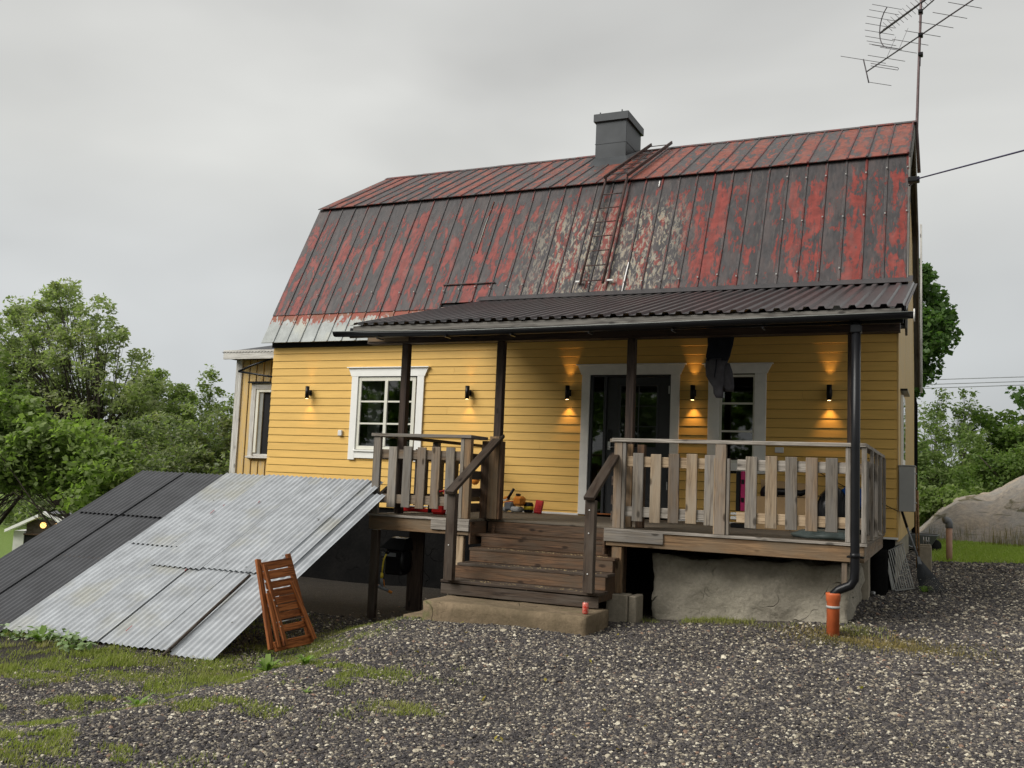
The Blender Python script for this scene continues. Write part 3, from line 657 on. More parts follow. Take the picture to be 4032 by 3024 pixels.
box('muntin',-3.683,-3.668,-.014,.0,1.085,2.03,M['door'],dr,.002)
for j in (1,2): box('muntin',-3.965,-3.39,-.013,.0,1.078+j*.315,1.09+j*.315,M['door'],dr,.002)
for a in ((-3.96,-3.40,.30,.32),(-3.96,-3.40,.78,.80)): box('panel_moulding',a[0],a[1],-.010,.0,a[2],a[3],M['door'],dr,.003)
h=box('door_handle',-4.155,-4.105,-.022,.0,1.03,1.34,M['blackplastic'],dr,.004); box('plate',-4.152,-4.108,-.027,-.0225,1.03,1.16,M['steel'],h,.003)
tube('lever',[(-4.13,-.03,1.07),(-4.13,-.06,1.07),(-4.02,-.065,1.075)],.010,M['steel'],h)
for z in (1.90,.45): box('hinge',-3.205,-3.185,-.045,-.036,z,z+.12,M['steel'],dr,.002)
box('socket_plate',-9.14,-9.06,-.065,-.022,1.15,1.25,M['whiteplastic'],H,.006)
box('socket_plate',-1.62,-1.50,-.055,-.022,1.05,1.13,M['whiteplastic'],H,.006)
# ---- annexe behind the left corner
A=thing('side_annexe','low yellow annexe with vertical boards and white corner trim left of the house','building',(-12,2.5,-1))
ya=.9; x=-12.27
box('annexe_core',-12.25,-10.72,ya+.02,4.6,-2.5,2.68,M['yellowold'],A,0)
k=0; x=-12.14
while x<-10.75:
    if x<-11.93 or x>-10.7: box('wall_board',x,x+.15,ya-.012,ya+.018,-1.2,2.66,M['yellowold'],A,.004)
    else:
        box('wall_board',x,x+.15,ya-.012,ya+.018,-1.2,.66,M['yellowold'],A,.004); box('wall_board',x,x+.15,ya-.012,ya+.018,2.20,2.66,M['yellowold'],A,.004)
    box('batten',x+.135,x+.165,ya-.030,ya-.013,-1.2 ,.66 if x>-11.99 else 2.66,M['yellowold'],A,.003)
    if x>-11.99: box('batten',x+.135,x+.165,ya-.030,ya-.013,2.25,2.66,M['yellowold'],A,.003)
    x+=.175
box('corner_board',-12.30,-12.15,ya-.045,ya+.02,-2,2.66,M['whitewood'],A)
box('fascia',-12.37,-10.72,ya-.36,ya-.33,2.63,2.81,M['whitewood'],A)
box('soffit',-12.35,-10.72,ya-.33,ya,2.655,2.665,M['blackmatte'],A,0)
def corr(name,o,u,v,Wd,Ln,pitch,amp,mat,parent,kind='sine',spw=8,th=.0,jit=0,seed=0):
    """corrugated sheet: origin o (top-left), u across, v down-slope"""
    o=V(o);u=V(u).normalized();v=V(v).normalized();n=u.cross(v)*-1
    if n.z<0: n=-n
    if kind=='sine': xs=np.linspace(0,Wd,int(Wd/pitch*spw)+1); pr=[(x,amp*math.cos(2*math.pi*x/pitch)) for x in xs]
    else:
        pr=[];x=0
        while x<Wd-1e-6:
            for a,b in ((0,0),(.36,0),(.46,1),(.80,1),(.90,0)):
                if x+a*pitch<=Wd: pr.append((x+a*pitch,b*amp))
            x+=pitch
        pr.append((Wd,0))
    r=random.Random(seed); rows=6; vs=[];m=len(pr)
    for j in range(rows):
        t=Ln*j/(rows-1)
        for (x,z) in pr: vs.append(o+u*x+v*t+n*(z+jit*math.sin(x*2.1+t*1.7+seed)))
    fs=[(j*m+k,j*m+k+1,(j+1)*m+k+1,(j+1)*m+k) for j in range(rows-1) for k in range(m-1)]
    c=o+u*Wd/2+v*Ln/2; y=-v; z=u.cross(y)
    M4=Matrix(((u.x,y.x,z.x,c.x),(u.y,y.y,z.y,c.y),(u.z,y.z,z.z,c.z),(0,0,0,1))); inv=M4.inverted()
    th_=.0025; nv=len(vs); top=list(vs); bot=[p-n*th_ for p in vs]; allv=top+bot; f2=fs+[tuple(q+nv for q in f[::-1]) for f in fs]; sm=len(f2)
    def rim(idx):
        b=len(allv); allv.extend([top[q] for q in idx]); allv.extend([bot[q] for q in idx]); k=len(idx)
        for a in range(k-1): f2.append((b+a,b+a+1,b+k+a+1,b+k+a))
    rim(range(m)); rim(range((rows-1)*m,rows*m)); rim([j*m for j in range(rows)]); rim([j*m+m-1 for j in range(rows)])
    me=mesh([inv@p for p in allv],f2,name)
    if kind=='sine':
        for k,p in enumerate(me.polygons): p.use_smooth=k<sm
    return place(me,name,mat,parent,M4)
corr('roof_sheet',(-12.40,3.2,3.385),(1,0,0),(0,-1,-.233),1.68,2.74,.076,.010,M['darksheet'],A)
aw=box('window',-11.76,-10.75,ya-.03,ya+.0,.76,.80,M['whitewood'],A)
box('casing',-11.87,-11.76,ya-.055,ya-.013,.70,2.18,M['whitewood'],aw); box('casing',-11.76,-10.75,ya-.055,ya-.013,2.07,2.18,M['whitewood'],aw)
box('window_frame',-11.755,-11.69,ya-.04,ya+.0,.82,2.07,M['cream'],aw); box('window_frame',-11.69,-10.75,ya-.04,ya+.0,2.01,2.07,M['cream'],aw); box('window_sill',-11.88,-10.75,ya-.10,ya-.02,.715,.755,M['whitewood'],aw)
box('opening',-11.69,-10.72,ya+.014,ya+.019,.80,2.01,M['blackmatte'],aw,0); box('reveal',-11.69,-11.60,ya-.012,ya+.013,.80,2.01,M['curtain'],aw,0)
box('window_hood',-11.92,-10.75,ya-.12,ya-.02,2.185,2.215,M['black'],aw,.003)
br=thing('awning_bracket','bent black metal bracket above the annexe window','bracket',(-11.9,ya,2.4))
tube('arm',[(-10.76,ya-.12,2.74),(-11.25,ya-.22,2.66),(-11.72,ya-.30,2.50),(-11.98,ya-.34,2.39)],.022,M['black'],br,6)
tube('arm',[(-11.98,ya-.34,2.39),(-11.4,ya-.22,2.31),(-10.76,ya-.05,2.24)],.020,M['black'],br,6)
obj('web',[(-10.76,ya-.12,2.74),(-11.3,ya-.22,2.645),(-10.76,ya-.12,2.58)],[(0,1,2)],M['black'],br)
# ---------------------------------------------------------------- wall lamps (lit)
def wall_lamp(x,label,watt):
    t=thing('wall_lamp',label,'wall lamp',(x,-.03,1.91),'up and down wall lamps on the yellow facade')
    box('back_plate',x+.012,x+.062,-.05,-.027,1.86,1.96,M['blackplastic'],t,.004)
    box('arm',x+.02,x+.05,-.09,-.05,1.895,1.925,M['blackplastic'],t,.002)
    lathe('lamp_body',(x+.03,-.125,1.80),[(.036,0),(.036,.22)],M['blackplastic'],t,20)
    lathe('lens',(x+.03,-.125,1.7985),[(.024,0),(.024,.001)],M['bulb'],t,16); lathe('lens',(x+.03,-.125,2.0203),[(.024,0),(.024,.0004)],M['bulb'],t,16)
    for s in (-1,1):
        ld=bpy.data.lights.new('beam_light','SPOT'); ld.energy=watt*(.62 if s<0 else .50); ld.color=(1,.56,.20); ld.spot_size=math.radians(72 if s<0 else 52); ld.spot_blend=1.0; ld.shadow_soft_size=.02
        lo=bpy.data.objects.new('beam_light',ld); COL.objects.link(lo); lo.parent=t
        zz=1.91+s*.125; d=V((0,.16,s)).normalized(); lo.location=V((x+.03,-.115,zz))-t.location; lo.rotation_euler=d.to_track_quat('-Z','Y').to_euler()
wall_lamp(-9.83,'black cylinder wall lamp on the open yellow wall left of the six-pane window',2.6)
wall_lamp(-6.61,'black cylinder wall lamp between the six-pane window and the middle porch post',2.6)
wall_lamp(-4.84,'black cylinder wall lamp just left of the dark entrance door',6.2)
wall_lamp(-2.845,'black cylinder wall lamp between the entrance door and the narrow window',6.2)
wall_lamp(-.905,'black cylinder wall lamp on the wall right of the narrow window by the downpipe',6.2)
# ---------------------------------------------------------------- porch
D=-3.376; XDL=-6.30; XDR=-.14; YN=-2.905; XN1=-4.80; XN2=-3.03
PO=thing('wooden_porch','weathered timber porch with slatted railings, steps and a dark corrugated roof','porch',(-3.2,-1.8,-1))
# deck boards along X; the two front ones are interrupted by the stair notch
y=-.045; k=0
while y-.118>D-.001:
    y0=y-.114
    if y0<YN-.03: box('deck_board',XDL,XN1,y0,y,-.028,0,M['deck'],PO,.003); box('deck_board',XN2,XDR,y0,y,-.028,0,M['deck'],PO,.003)
    else: box('deck_board',XDL,XDR,y0,y,-.028,0,M['deck'],PO,.003)
    y-=.119
yl=y
box('edge_board',XDL,XN1,D,yl,-.028,.002,M['rail'],PO); box('edge_board',XN2,XDR,D,yl,-.028,.002,M['rail'],PO)
# fascia
box('fascia_board',XDL+.02,XN1-.01,D+.02,D+.06,-.20,-.03,M['fascia'],PO); box('fascia_board',XN2+.02,XDR-.03,D+.02,D+.06,-.20,-.03,M['fascia'],PO)
box('fascia_board',XDR-.065,XDR-.03,D+.062,-.06,-.20,-.03,M['greybrown'],PO)
box('splice_board',-5.34,XN1-.0,D-.006,D+.018,-.150,-.032,M['rail'],PO); box('splice_board',XN2-.0,-2.32,D-.006,D+.018,-.150,-.032,M['grey'],PO)
box('notch_board',XN1-.006,XN1+.018,D+.02,YN,-.31,-.03,M['stair'],PO); box('notch_board',XN2-.018,XN2+.006,D+.02,YN,-.31,-.03,M['stair'],PO)
for x in (-5.6,-1.8,-1.0,-5.0,-2.6): box('joist',x,x+.045,D+.07,-.05,-.19,-.03,M['stairdark'],PO,0)
# railing, front
ZR=1.052
def slatted(x0,x1,yf,xs,par,wid,mats,rmat_top,rmat_bot):
    box('cross_rail',x0,x1,yf+.026,yf+.050,.725,.845,rmat_top,par); box('cross_rail',x0,x1,yf+.026,yf+.050,.145,.262,rmat_bot,par)
    for i,x in enumerate(xs):
        dz=random.uniform(-.008,.008)
        board('slat',(x+random.uniform(-.004,.004),yf+.012,.095+dz),(x+random.uniform(-.004,.004),yf+.012,.885+dz),wid,.024,mats[i%len(mats)],par,(0,1,0))
yf=D+.030
slatted(-6.16,-4.95,yf,[-5.97,-5.755,-5.545,-5.335,-5.122],PO,.125,[M['grey'],M['grey'],M['greybrown'],M['greybrown'],M['grey']],M['greybrown'],M['greybrown'])
slatted(-2.80,-1.76,yf,[-2.645,-2.435,-2.225,-2.02,-1.805+.0],PO,.125,[M['grey'],M['tan'],M['greybrown'],M['tan'],M['grey']],M['newpine'],M['rail'])
slatted(-1.51,-.33,yf,[-1.35,-1.135,-.92,-.71,-.50],PO,.125,[M['grey'],M['tan'],M['grey'],M['greybrown'],M['grey']],M['rail'],M['newpine'])
def rpost(x0,x1,y0,y1,z0=.003,z1=1.008,m='greybrown'): return box('rail_post',x0,x1,y0,y1,z0,z1,M[m],PO)
rpost(-6.27,-6.16,D+.02,D+.07,m='grey'); rpost(-4.975,-4.925,D+.02,D+.07,m='grey'); rpost(-4.92,-4.83,D+.02,D+.10,m='fascia')
rpost(-2.94,-2.84,D+.02,D+.10); rpost(-2.835,-2.795,D+.02,D+.07,m='grey'); rpost(-1.745,-1.625,D+.005,D+.07); rpost(-1.62,-1.585,D+.02,D+.07,z1=.85,m='grey'); rpost(-1.76,-1.748,D+.02,D+.06,z1=.85,m='newpine')
rpost(-.36,-.31,D+.02,D+.07,m='rail'); rpost(-.20,-.15,D+.02,D+.08,m='rail')
board('top_rail',(-6.30,D+.065,1.03),(-4.82,D+.065,1.032),.13,.042,M['grey'],PO); board('top_rail',(-2.965,D+.065,1.032),(-.15,D+.065,1.032),.13,.042,M['rail'],PO)
# left return, towards the wall
board('top_rail',(-6.235,D+.135,1.03),(-6.235,-.05,1.03),.11,.042,M['post'],PO)
for y0 in (-1.75,-.12): box('rail_post',-6.275,-6.185,y0,y0+.09,.003,1.008,M['stairdark'],PO)
for z in (.2,.78): box('cross_rail',-6.212,-6.19,D+.11,-.1,z-.06,z+.06,M['stairdark'],PO)
for i in range(11): yy=D+.28+i*.235; box('slat',-6.188,-6.165,yy,yy+.12,.10,.885,M['stairdark'],PO)
# short returns into the stair notch
for xx,s in ((-4.875,1),(-2.98,-1)):
    board('top_rail',(xx,D+.135,1.03),(xx,YN+.02,1.03),.11,.042,M['grey'],PO)
    for z in (.14,.33,.55,.77): box('cross_rail',xx-.012,xx+.012,D+.11,YN+.0,z-.055,z+.055,M['stairdark'],PO)
# right return
board('top_rail',(-.20,D+.135,1.03),(-.20,-.05,1.03),.11,.042,M['grey'],PO)
for z in (.2,.78): box('cross_rail',-.225,-.202,D+.09,-.08,z-.06,z+.06,M['greybrown'],PO)
for i in range(13): yy=D+.22+i*.235; box('slat',-.200,-.176,yy,yy+.115,.06+.02*(i%2),.885,M['grey'],PO)
for y0 in (-2.55,-1.75,-.95,-.11): box('rail_post',-.172,-.135,y0,y0+.09,.003,1.008,M['grey'],PO)
# roof posts and the boxed lower posts
for x,n in ((-6.12,0),(-4.68,1),(-2.905,2),(-.335,3)): box('roof_post',x-.05,x+.05,-2.93,-2.83,.003,2.305,M['post'] if n in(0,3) else M['post'],PO,.006)
box('roof_post_facing',-2.958,-2.938,-2.955,-2.8,1.07,1.75,M['greybrown'],PO) if 0 else None
box('rail_post',-4.87,-4.755,-2.955,-2.87,.003,1.0,M['stair'],PO); box('rail_post',-4.752,-4.615,-2.98,-2.935,.003,1.06,M['fascia'],PO); box('rail_post',-4.61,-4.575,-2.98,-2.87,.003,1.0,M['stair'],PO)
box('rail_post',-2.93,-2.83,-2.98,-2.935,.003,1.0,M['fascia'],PO); box('rail_post',-2.79,-2.70,-2.93,-2.84,.003,1.0,M['stair'],PO)
# beam, rafters, roof sheets
rs=(3.459-2.46)/(.133+3.6); zr=lambda y:2.46+rs*(y+3.6)
box('roof_beam',-6.72,.16,-2.96,-2.81,2.308,2.45,M['post'],PO)
box('beam_end',-6.70,-6.05,-2.975,-2.962,2.335,2.40,M['fascia'],PO)
x=-6.55
while x<.25: board('rafter',(x,-3.5,zr(-3.5)-.075),(x,.12,zr(.12)-.075),.045,.10,M['stairdark'],PO); x+=.60
box('wall_plate',-6.65,.1,-.06,-.012,2.845,2.90,M['blackmatte'],PO,0)
box('roof_fascia',-6.62,.215,-3.545,-3.52,2.30,2.435,M['black'],PO)
box('roof_fascia',-6.55,.20,-3.575,-3.548,2.372,2.452,M['barge'],PO)
board('verge_trim',(.235,-3.6,2.445),(.235,.10,zr(.10)-.015),.02,.05,M['black'],PO)
NR=44; pit=(.24+6.59)/NR
per=[8,7,7,7,8,7]; x=-6.59
for i,nn in enumerate(per):
    yv=V((0,-1,-rs)).normalized(); Ln=math.hypot(3.6+.133,(3.6+.133)*rs)
    corr('roof_sheet',(x,.133,3.462+.004*(i%2)),(1,0,0),yv,nn*pit+.02,Ln,pit,.030,M['brownsheet'],PO,'trap',seed=i); x+=nn*pit
obj('wall_flashing',[(-6.58,.20,3.60),(.2,.20,3.60),(.2,.02,3.475),(-6.58,.02,3.475)],[(0,1,2,3)],M['brownsheet'],PO)
# gutter and downpipe
def gutter():
    pts=[(-6.79,2.358),(-6.2,2.34),(-5.0,2.325),(-3.9,2.33),(-2.5,2.345),(-.4,2.37),(.315,2.378)]; vs=[];fs=[];n=9
    for x,z in pts:
        for k in range(n): t=math.pi*k/(n-1); vs.append((x,-3.635-.062*math.cos(t),z+.01-.062*math.sin(t)))
    for i in range(len(pts)-1):
        for k in range(n-1): fs.append((i*n+k,i*n+k+1,(i+1)*n+k+1,(i+1)*n+k))
    fs.append(tuple(range(n))); fs.append(tuple((len(pts)-1)*n+k for k in range(n)))
    o=obj('gutter',vs,fs,M['black'],PO,True); md=o.modifiers.new('t','SOLIDIFY'); md.thickness=.003; return o
gu=gutter()
edge=simple('pale_gutter_lip',(.20,.21,.20),.35,.3)  # paler than the gutter itself
tube('gutter_lip',[(-6.79,-3.700,2.368),(-5.0,-3.700,2.335),(-3.9,-3.700,2.340),(-2.5,-3.700,2.355),(-.4,-3.700,2.380),(.315,-3.700,2.388)],.006,edge,gu,6)
lathe('gutter_cap',(.315,-3.635,2.362),[(.066,0),(.066,.012)],M['whitetrim'],gu,12,(1,0,0))
for x in (-6.1,-5.1,-4.2,-3.2,-2.2,-1.2): box('gutter_bracket',x,x+.02,-3.70,-3.55,2.258,2.275,M['black'],gu,0)
dp=tube('downpipe',[(-.245,-3.56,2.33),(-.245,-3.56,1.0),(-.245,-3.56,-.27),(-.25,-3.56,-.36),(-.285,-3.56,-.42),(-.40,-3.56,-.475),(-.445,-3.56,-.52),(-.455,-3.56,-.60)],.046,M['black'],PO,14)
for z in (-.12,.0): 
    lathe('pipe_collar',(-.245,-3.56,z-.02),[(.051,0),(.051,.05)],M['black'],dp,16) if z<-.1 else None
box('pipe_clip',-.33,-.16,-3.52,-3.38,-.145,-.125,M['black'],dp,.002); box('gutter_outlet',-.30,-.19,-3.615,-3.50,2.20,2.29,M['black'],dp,.01)
for p in ((-.26,-3.51,-.345),(-.33,-3.51,-.43)): pass
# stairs
ST=[(-.175,-3.23),(-.335,-3.50),(-.50,-3.76),(-.68,-4.05)]; tops=[0]+[s[0] for s in ST]; fr=[YN]+[s[1] for s in ST]
XT=[(-4.795,-3.035),(-4.72,-2.845),(-4.74,-2.84),(-4.80,-2.835)]
box('nosing_board',XN1,XN2,YN-.03,YN+.004,-.028,.001,M['stair'],PO) if 0 else None
for i,((z,yv),(xa,xb)) in enumerate(zip(ST,XT)):
    m=M['stair'] if i<3 else M['stairdark']
    yb=fr[i]
    box('tread',xa,xb,yv,yb+.02,z-.032,z,m if i<2 else M['stairdark'],PO)
    box('riser',xa+.03,xb-.03,yb+.004,yb+.026,z+.002,tops[i]-.033,M['stair'],PO)
box('riser',-4.80,-2.845,-4.035,-4.012,-.845,-.725,M['stairdark'],PO)
for xx in (-4.70,-2.93): 
    vs=[];pr=[(YN,-.05),(YN,-.80),(-4.0,-.80),(-4.0,-.72),(-3.74,-.72),(-3.74,-.535),(-3.48,-.535),(-3.48,-.37),(-3.21,-.37),(-3.21,-.21),(YN-.02,-.21)]
    for dx in (0,.04): vs+=[(xx+dx,a,b) for a,b in pr]
    n=len(pr); obj('stringer',vs,[tuple(range(n)),tuple(range(2*n-1,n-1,-1))]+[(k,(k+1)%n,(k+1)%n+n,k+n) for k in range(n)],M['stair'],PO)
for xa,ya_ in ((-4.715,-4.1),(-2.995,-4.1)):
    m=M['greybrown'] if xa<-4 else M['stairdark']
    box('newel_post',xa,xa+.115,-4.15,-4.06,-.677,.33,M['stairdark'],PO,.006)
board('handrail',(-4.655,-4.20,.335),(-4.655,-2.86,1.075),.12,.045,M['stairdark'],PO); board('handrail',(-2.935,-4.20,.345),(-2.935,-3.30,.865),.12,.045,M['stairdark'],PO)
# posts under the deck
box('support_post',-2.94,-2.82,-3.34,-3.25,-.74,-.21,M['fascia'],PO); box('support_post',-4.985,-4.89,-3.33,-3.27,-.80,-.21,M['newpine'],PO)
box('support_post',-6.25,-6.15,-3.33,-3.25,-1.35,-.21,M['stairdark'],PO); box('support_post',-.395,-.34,-3.33,-3.29,-.47,-.205,M['greybrown'],PO)
# ---- masonry below the deck
def roughbox(name,x0,x1,y0,y1,z0,z1,mat,label,cat,amp=.02,res=.09,par=None):
    bm=bmesh.new(); bmesh.ops.create_cube(bm,size=1)
    for v in bm.verts: v.co=V((v.co.x*(x1-x0),v.co.y*(y1-y0),v.co.z*(z1-z0)))
    for ax,Ln in ((0,x1-x0),(1,y1-y0),(2,z1-z0)):
        for k in range(1,max(2,int(Ln/res))):
            co=V((0,0,0)); co[ax]=-Ln/2+Ln*k/max(2,int(Ln/res)); no=V((0,0,0)); no[ax]=1
            bmesh.ops.bisect_plane(bm,geom=bm.verts[:]+bm.edges[:]+bm.faces[:],plane_co=co,plane_no=no)
    from mathutils import noise as mn
    c=V(((x0+x1)/2,(y0+y1)/2,(z0+z1)/2))
    for v in bm.verts:
        w_=v.co+c; q=mn.fractal(w_*4.0,1.0,2.0,3)+.35*mn.fractal(w_*12.0,1.0,2.0,2); s=mn.fractal(w_*1.3+V((9,2,4)),1,2,2)
        d=V((v.co.x/(x1-x0),v.co.y/(y1-y0),v.co.z/(z1-z0))); d=V([a if abs(a)>.48 else 0 for a in d])
        if d.length>0: v.co+=d.normalized()*(q*amp+s*amp)
    me=bpy.data.meshes.new(name); bm.to_mesh(me); bm.free(); 
    for p in me.polygons: p.use_smooth=True
    o=place(me,name,mat,par,Matrix.Translation(c))
    if label: tag(o,label,cat)
    return o
roughbox('foundation_block',-2.55,-.37,-2.9,-1.2,-1.5,-.30,M['concrete'],'large rough plastered masonry block under the right half of the deck','foundation',.045,.05)
roughbox('foundation_pillar',-.47,-.28,-1.17,-.75,-1.4,-.21,M['block'],'pale slim concrete pillar behind the masonry block under the deck','pillar',.008,.1)
roughbox('foundation_pillar',-.33,-.10,-.60,-.02,-1.4,-.22,M['darkconc'],'dark concrete pillar at the house corner under the deck','pillar',.008,.1)
roughbox('concrete_step',-4.70,-2.77,-4.62,-3.9,-1.25,-.86,M['step'],'thick mossy concrete block forming the lowest step of the stairs','concrete step',.008,.07)
roughbox('concrete_slab',-4.98,-4.0,-4.56,-3.85,-1.4,-1.045,M['step'],'low broken concrete slab poking out left of the thick concrete step','concrete slab',.012,.08)
cb=thing('concrete_blocks','two grey concrete blocks stacked under the square support post','concrete blocks',(-2.78,-3.3,-1.06))
box('block',-2.965,-2.715,-3.42,-3.20,-1.15,-.745,M['block'],cb,.01); box('block',-2.71,-2.62,-3.38,-3.08,-1.15,-.755,M['block'],cb,.012)
# ---------------------------------------------------------------- corrugated sheets leaning on the deck (cellar cover)
C_=V((-5.93,-6.60,-1.32)); D_=V((-8.68,-6.76,-1.32)); ux=(C_-D_).normalized(); T_=V((-8.68,-3.33,.405)); dv=(D_-T_).normalized(); LN=(D_-T_).length
ra=thing('sheet_roof','galvanised corrugated steel sheets sloping from the deck to the grass','sheet metal roof',(-7.3,-5,-1.3))
nrm=ux.cross(dv); nrm=nrm if nrm.z>0 else -nrm
def sh(s0,s1,t0,t1,off,seed,mat=M['galv'],par=ra,T=T_): return corr('corrugated_sheet',T+ux*s0+dv*t0+nrm*off,ux,dv,s1-s0,t1-t0,.0762,.0095,mat,par,seed=seed,jit=.004)
sh(0,.78,0,LN*.515,.030,1); sh(.72,1.46,0,LN*.63,.036,2); sh(1.40,2.12,0,LN*.622,.030,3); sh(2.06,2.36,0,LN*.625,.036,4); sh(2.34,2.56,.02,LN*.63,.030,5)
sh(0,.74,LN*.50,LN,.010,6); sh(.70,1.32,LN*.60,LN,.014,7); sh(1.28,1.90,LN*.60,LN,.010,8); sh(1.88,2.28,LN*.60,LN,.014,9); sh(2.26,2.78,.34,LN+.05,.008,10); 
for t in (.15,.5,.85): 
    a=T_+dv*(LN*t)-nrm*.03; board('purlin',tuple(a+ux*.03),tuple(a+ux*2.6),.045,.045,M['stairdark'],ra,tuple(nrm))
for s in (.05,1.35,2.55): 
    a=T_-nrm*.08+ux*s; board('rafter',tuple(a),tuple(a+dv*LN*.97),.045,.07,M['stairdark'],ra,tuple(nrm))
red=simple('red_paint_scraps',(.28,.04,.04),.5)
for (s,t,l) in ((.62,.28,.10),(.66,.24,.04),(1.1,.20,.05),(1.33,.64,.04),(1.56,.93,.10)):
    a=T_+ux*s+dv*(LN*t)+nrm*.048; board('paint_scrap',tuple(a),tuple(a+dv*l+ux*.01),.010,.002,red,ra,tuple(nrm),0)
rb=thing('dark_sheet_roof','dark grey corrugated steel sheets sloping down beside the galvanised ones','sheet metal roof',(-10,-5,-1.3))
T2=T_-ux*1.50-nrm*.01+V((0,-.02,0))
for i,(s0,s1) in enumerate(((-.75,.03),(0,.76),(.73,1.5))): 
    corr('corrugated_sheet',T2+ux*s0+dv*0+nrm*.024,ux,dv,s1-s0,LN*.335,.0762,.0095,M['darksheet'],rb,seed=i+20,jit=.003) if s0>=0 else None
    corr('corrugated_sheet',T2+ux*s0+dv*LN*.315,ux,dv,s1-s0,LN*.70,.0762,.0095,M['darksheet'],rb,seed=i+30,jit=.003) if s0>=0 else None
for t in (.1,.6,.95): a=T2+dv*(LN*t)-nrm*.03; board('purlin',tuple(a),tuple(a+ux*1.5),.045,.045,M['stairdark'],rb,tuple(nrm))
for s in (.05,1.4): a=T2-nrm*.08+ux*s; board('rafter',tuple(a),tuple(a+dv*LN*.97),.045,.07,M['stairdark'],rb,tuple(nrm))
box('sill_log',-10.2,-9.0,-6.55,-6.42,-1.42,-1.30,M['chair'],rb)
# dark garden rake lying on the sheets
gr=thing('garden_rake','long dark-handled steel garden rake lying down the galvanised sheets','rake',(-6.6,-6.5,-1.2))
a=T_+ux*2.22+dv*(LN*.645)+nrm*.05; b=T_+ux*2.30+dv*(LN*1.03)+nrm*.045
tube('handle',[a,(a+b)/2+nrm*.004,b],.017,M['stairdark'],gr,8)
tube('head_bar',[b-ux*.22+dv*.05,b+dv*.06,b+ux*.22+dv*.05],.010,M['stairdark'],gr,6)
for k in range(13): q=b-ux*(.22-.0366*k)+dv*.05; tube('tine',[q,q+dv*.03-V((0,0,.02)),q+dv*.035-V((0,0,.075))],.004,M['antenna'],gr,4)
# ---------------------------------------------------------------- folded wooden chair
CH=thing('folded_chair','folded orange-brown wooden garden chair leaning at the end of the sheets','chair',(-5.45,-5.85,-1.28))
b0=V((-5.60,-6.10,-1.29)); b1=V((-5.60,-5.42,-1.29)); t0=V((-5.93,-5.98,-.445)); t1=V((-5.93,-5.46,-.415))
def cpt(s,t,o=0):
    a=b0.lerp(b1,s); c=t0.lerp(t1,s); n=(b1-b0).cross(t0-b0).normalized(); n=n if n.x>0 else -n; return a.lerp(c,t)+n*o
nn=(b1-b0).cross(t0-b0).normalized(); nn=nn if nn.x>0 else -nn
for s in (.02,.98): board('back_leg',tuple(cpt(s,0)),tuple(cpt(s,1.03)),.070,.032,M['chair'],CH,tuple(nn))
for (s,e,t) in ((.20,.09,.95),(.93,.80,.70)): board('front_leg',tuple(cpt(s,0,.09)),tuple(cpt(e,t,.04)),.055,.028,M['chair'],CH,tuple(nn))
board('side_rail',tuple(cpt(.12,0,.05)),tuple(cpt(.05,.62,.05)),.05,.026,M['chair'],CH,tuple(nn))
board('stretcher',tuple(cpt(.05,.02,.03)),tuple(cpt(.99,.02,.03)),.10,.03,M['chair'],CH,tuple(nn))
for k,t in enumerate((.93,.82,.705,.61,.52,.43,.34)): board('slat',tuple(cpt(.03+(.93-t)*.16,t,.03)),tuple(cpt(.97-(.10 if k>1 else 0),t,.03)),.092 if k<2 else .076,.014,M['chair'],CH,tuple(nn))
board('slat',tuple(cpt(.22,.20,.03)),tuple(cpt(.9,.20,.03)),.07,.016,M['chair'],CH,tuple(nn))
tube('metal_rod',[cpt(.12,.275,.06),cpt(.88,.275,.06)],.006,M['steel'],CH,6)
for t in (.3,.45,.33,.5): pass
for s,t in ((.10,.52),(.15,.45),(.14,.27),(.15,.22)): lathe('bolt',tuple(cpt(s,t,.09)),[(.009,0),(.006,.006)],M['steel'],CH,8,tuple(nn))
# ---------------------------------------------------------------- hose reel under the deck
HP=thing('hose_stand','dark plank standing upright under the deck holding the hose reel','plank',(-5.81,-2.86,-1.3))
box('plank',-5.93,-5.70,-2.90,-2.86,-1.27,-.21,M['post'],HP)
HR=thing('hose_reel','black wall hose reel with yellow hose end and orange nozzle under the deck','hose reel',(-6.0,-3.0,-.6))
obj('hood',[(-6.24,-3.12,-.46),(-5.88,-3.12,-.47),(-5.90,-3.02,-.33),(-6.13,-3.02,-.32),(-6.20,-2.92,-.46),(-5.84,-2.92,-.46),(-5.88,-2.92,-.31),(-6.12,-2.92,-.31)],[(0,1,2,3),(4,7,6,5),(0,4,5,1),(3,2,6,7),(0,3,7,4),(1,5,6,2)],M['blackplastic'],HR)
box('housing',-6.17,-5.90,-3.10,-2.92,-.80,-.47,M['blackplastic'],HR,.02)
lathe('side_disc',(-5.90,-3.02,-.62),[(.02,0),(.15,.01),(.15,.03),(.05,.045)],M['blackplastic'],HR,24,(1,0,0))
box('label_plate',-6.20,-5.98,-3.128,-3.121,-.56,-.51,M['greyplastic'],HR,.004)
lathe('guide',(-6.10,-3.16,-.50),[(.028,0),(.028,.05)],M['blackplastic'],HR,12,(0,1,0))
tube('hose',[(-6.11,-3.15,-.53),(-6.135,-3.17,-.60),(-6.145,-3.17,-.70),(-6.15,-3.17,-.78)],.011,M['yellowplastic'],HR,8)
lathe('coupling',(-6.15,-3.17,-.845),[(.020,0),(.022,.03),(.018,.07)],M['yellowplastic'],HR,12)
nz=tube('nozzle',[(-6.15,-3.17,-.85),(-6.145,-3.17,-.95)],.020,M['greyplastic'],HR,10)
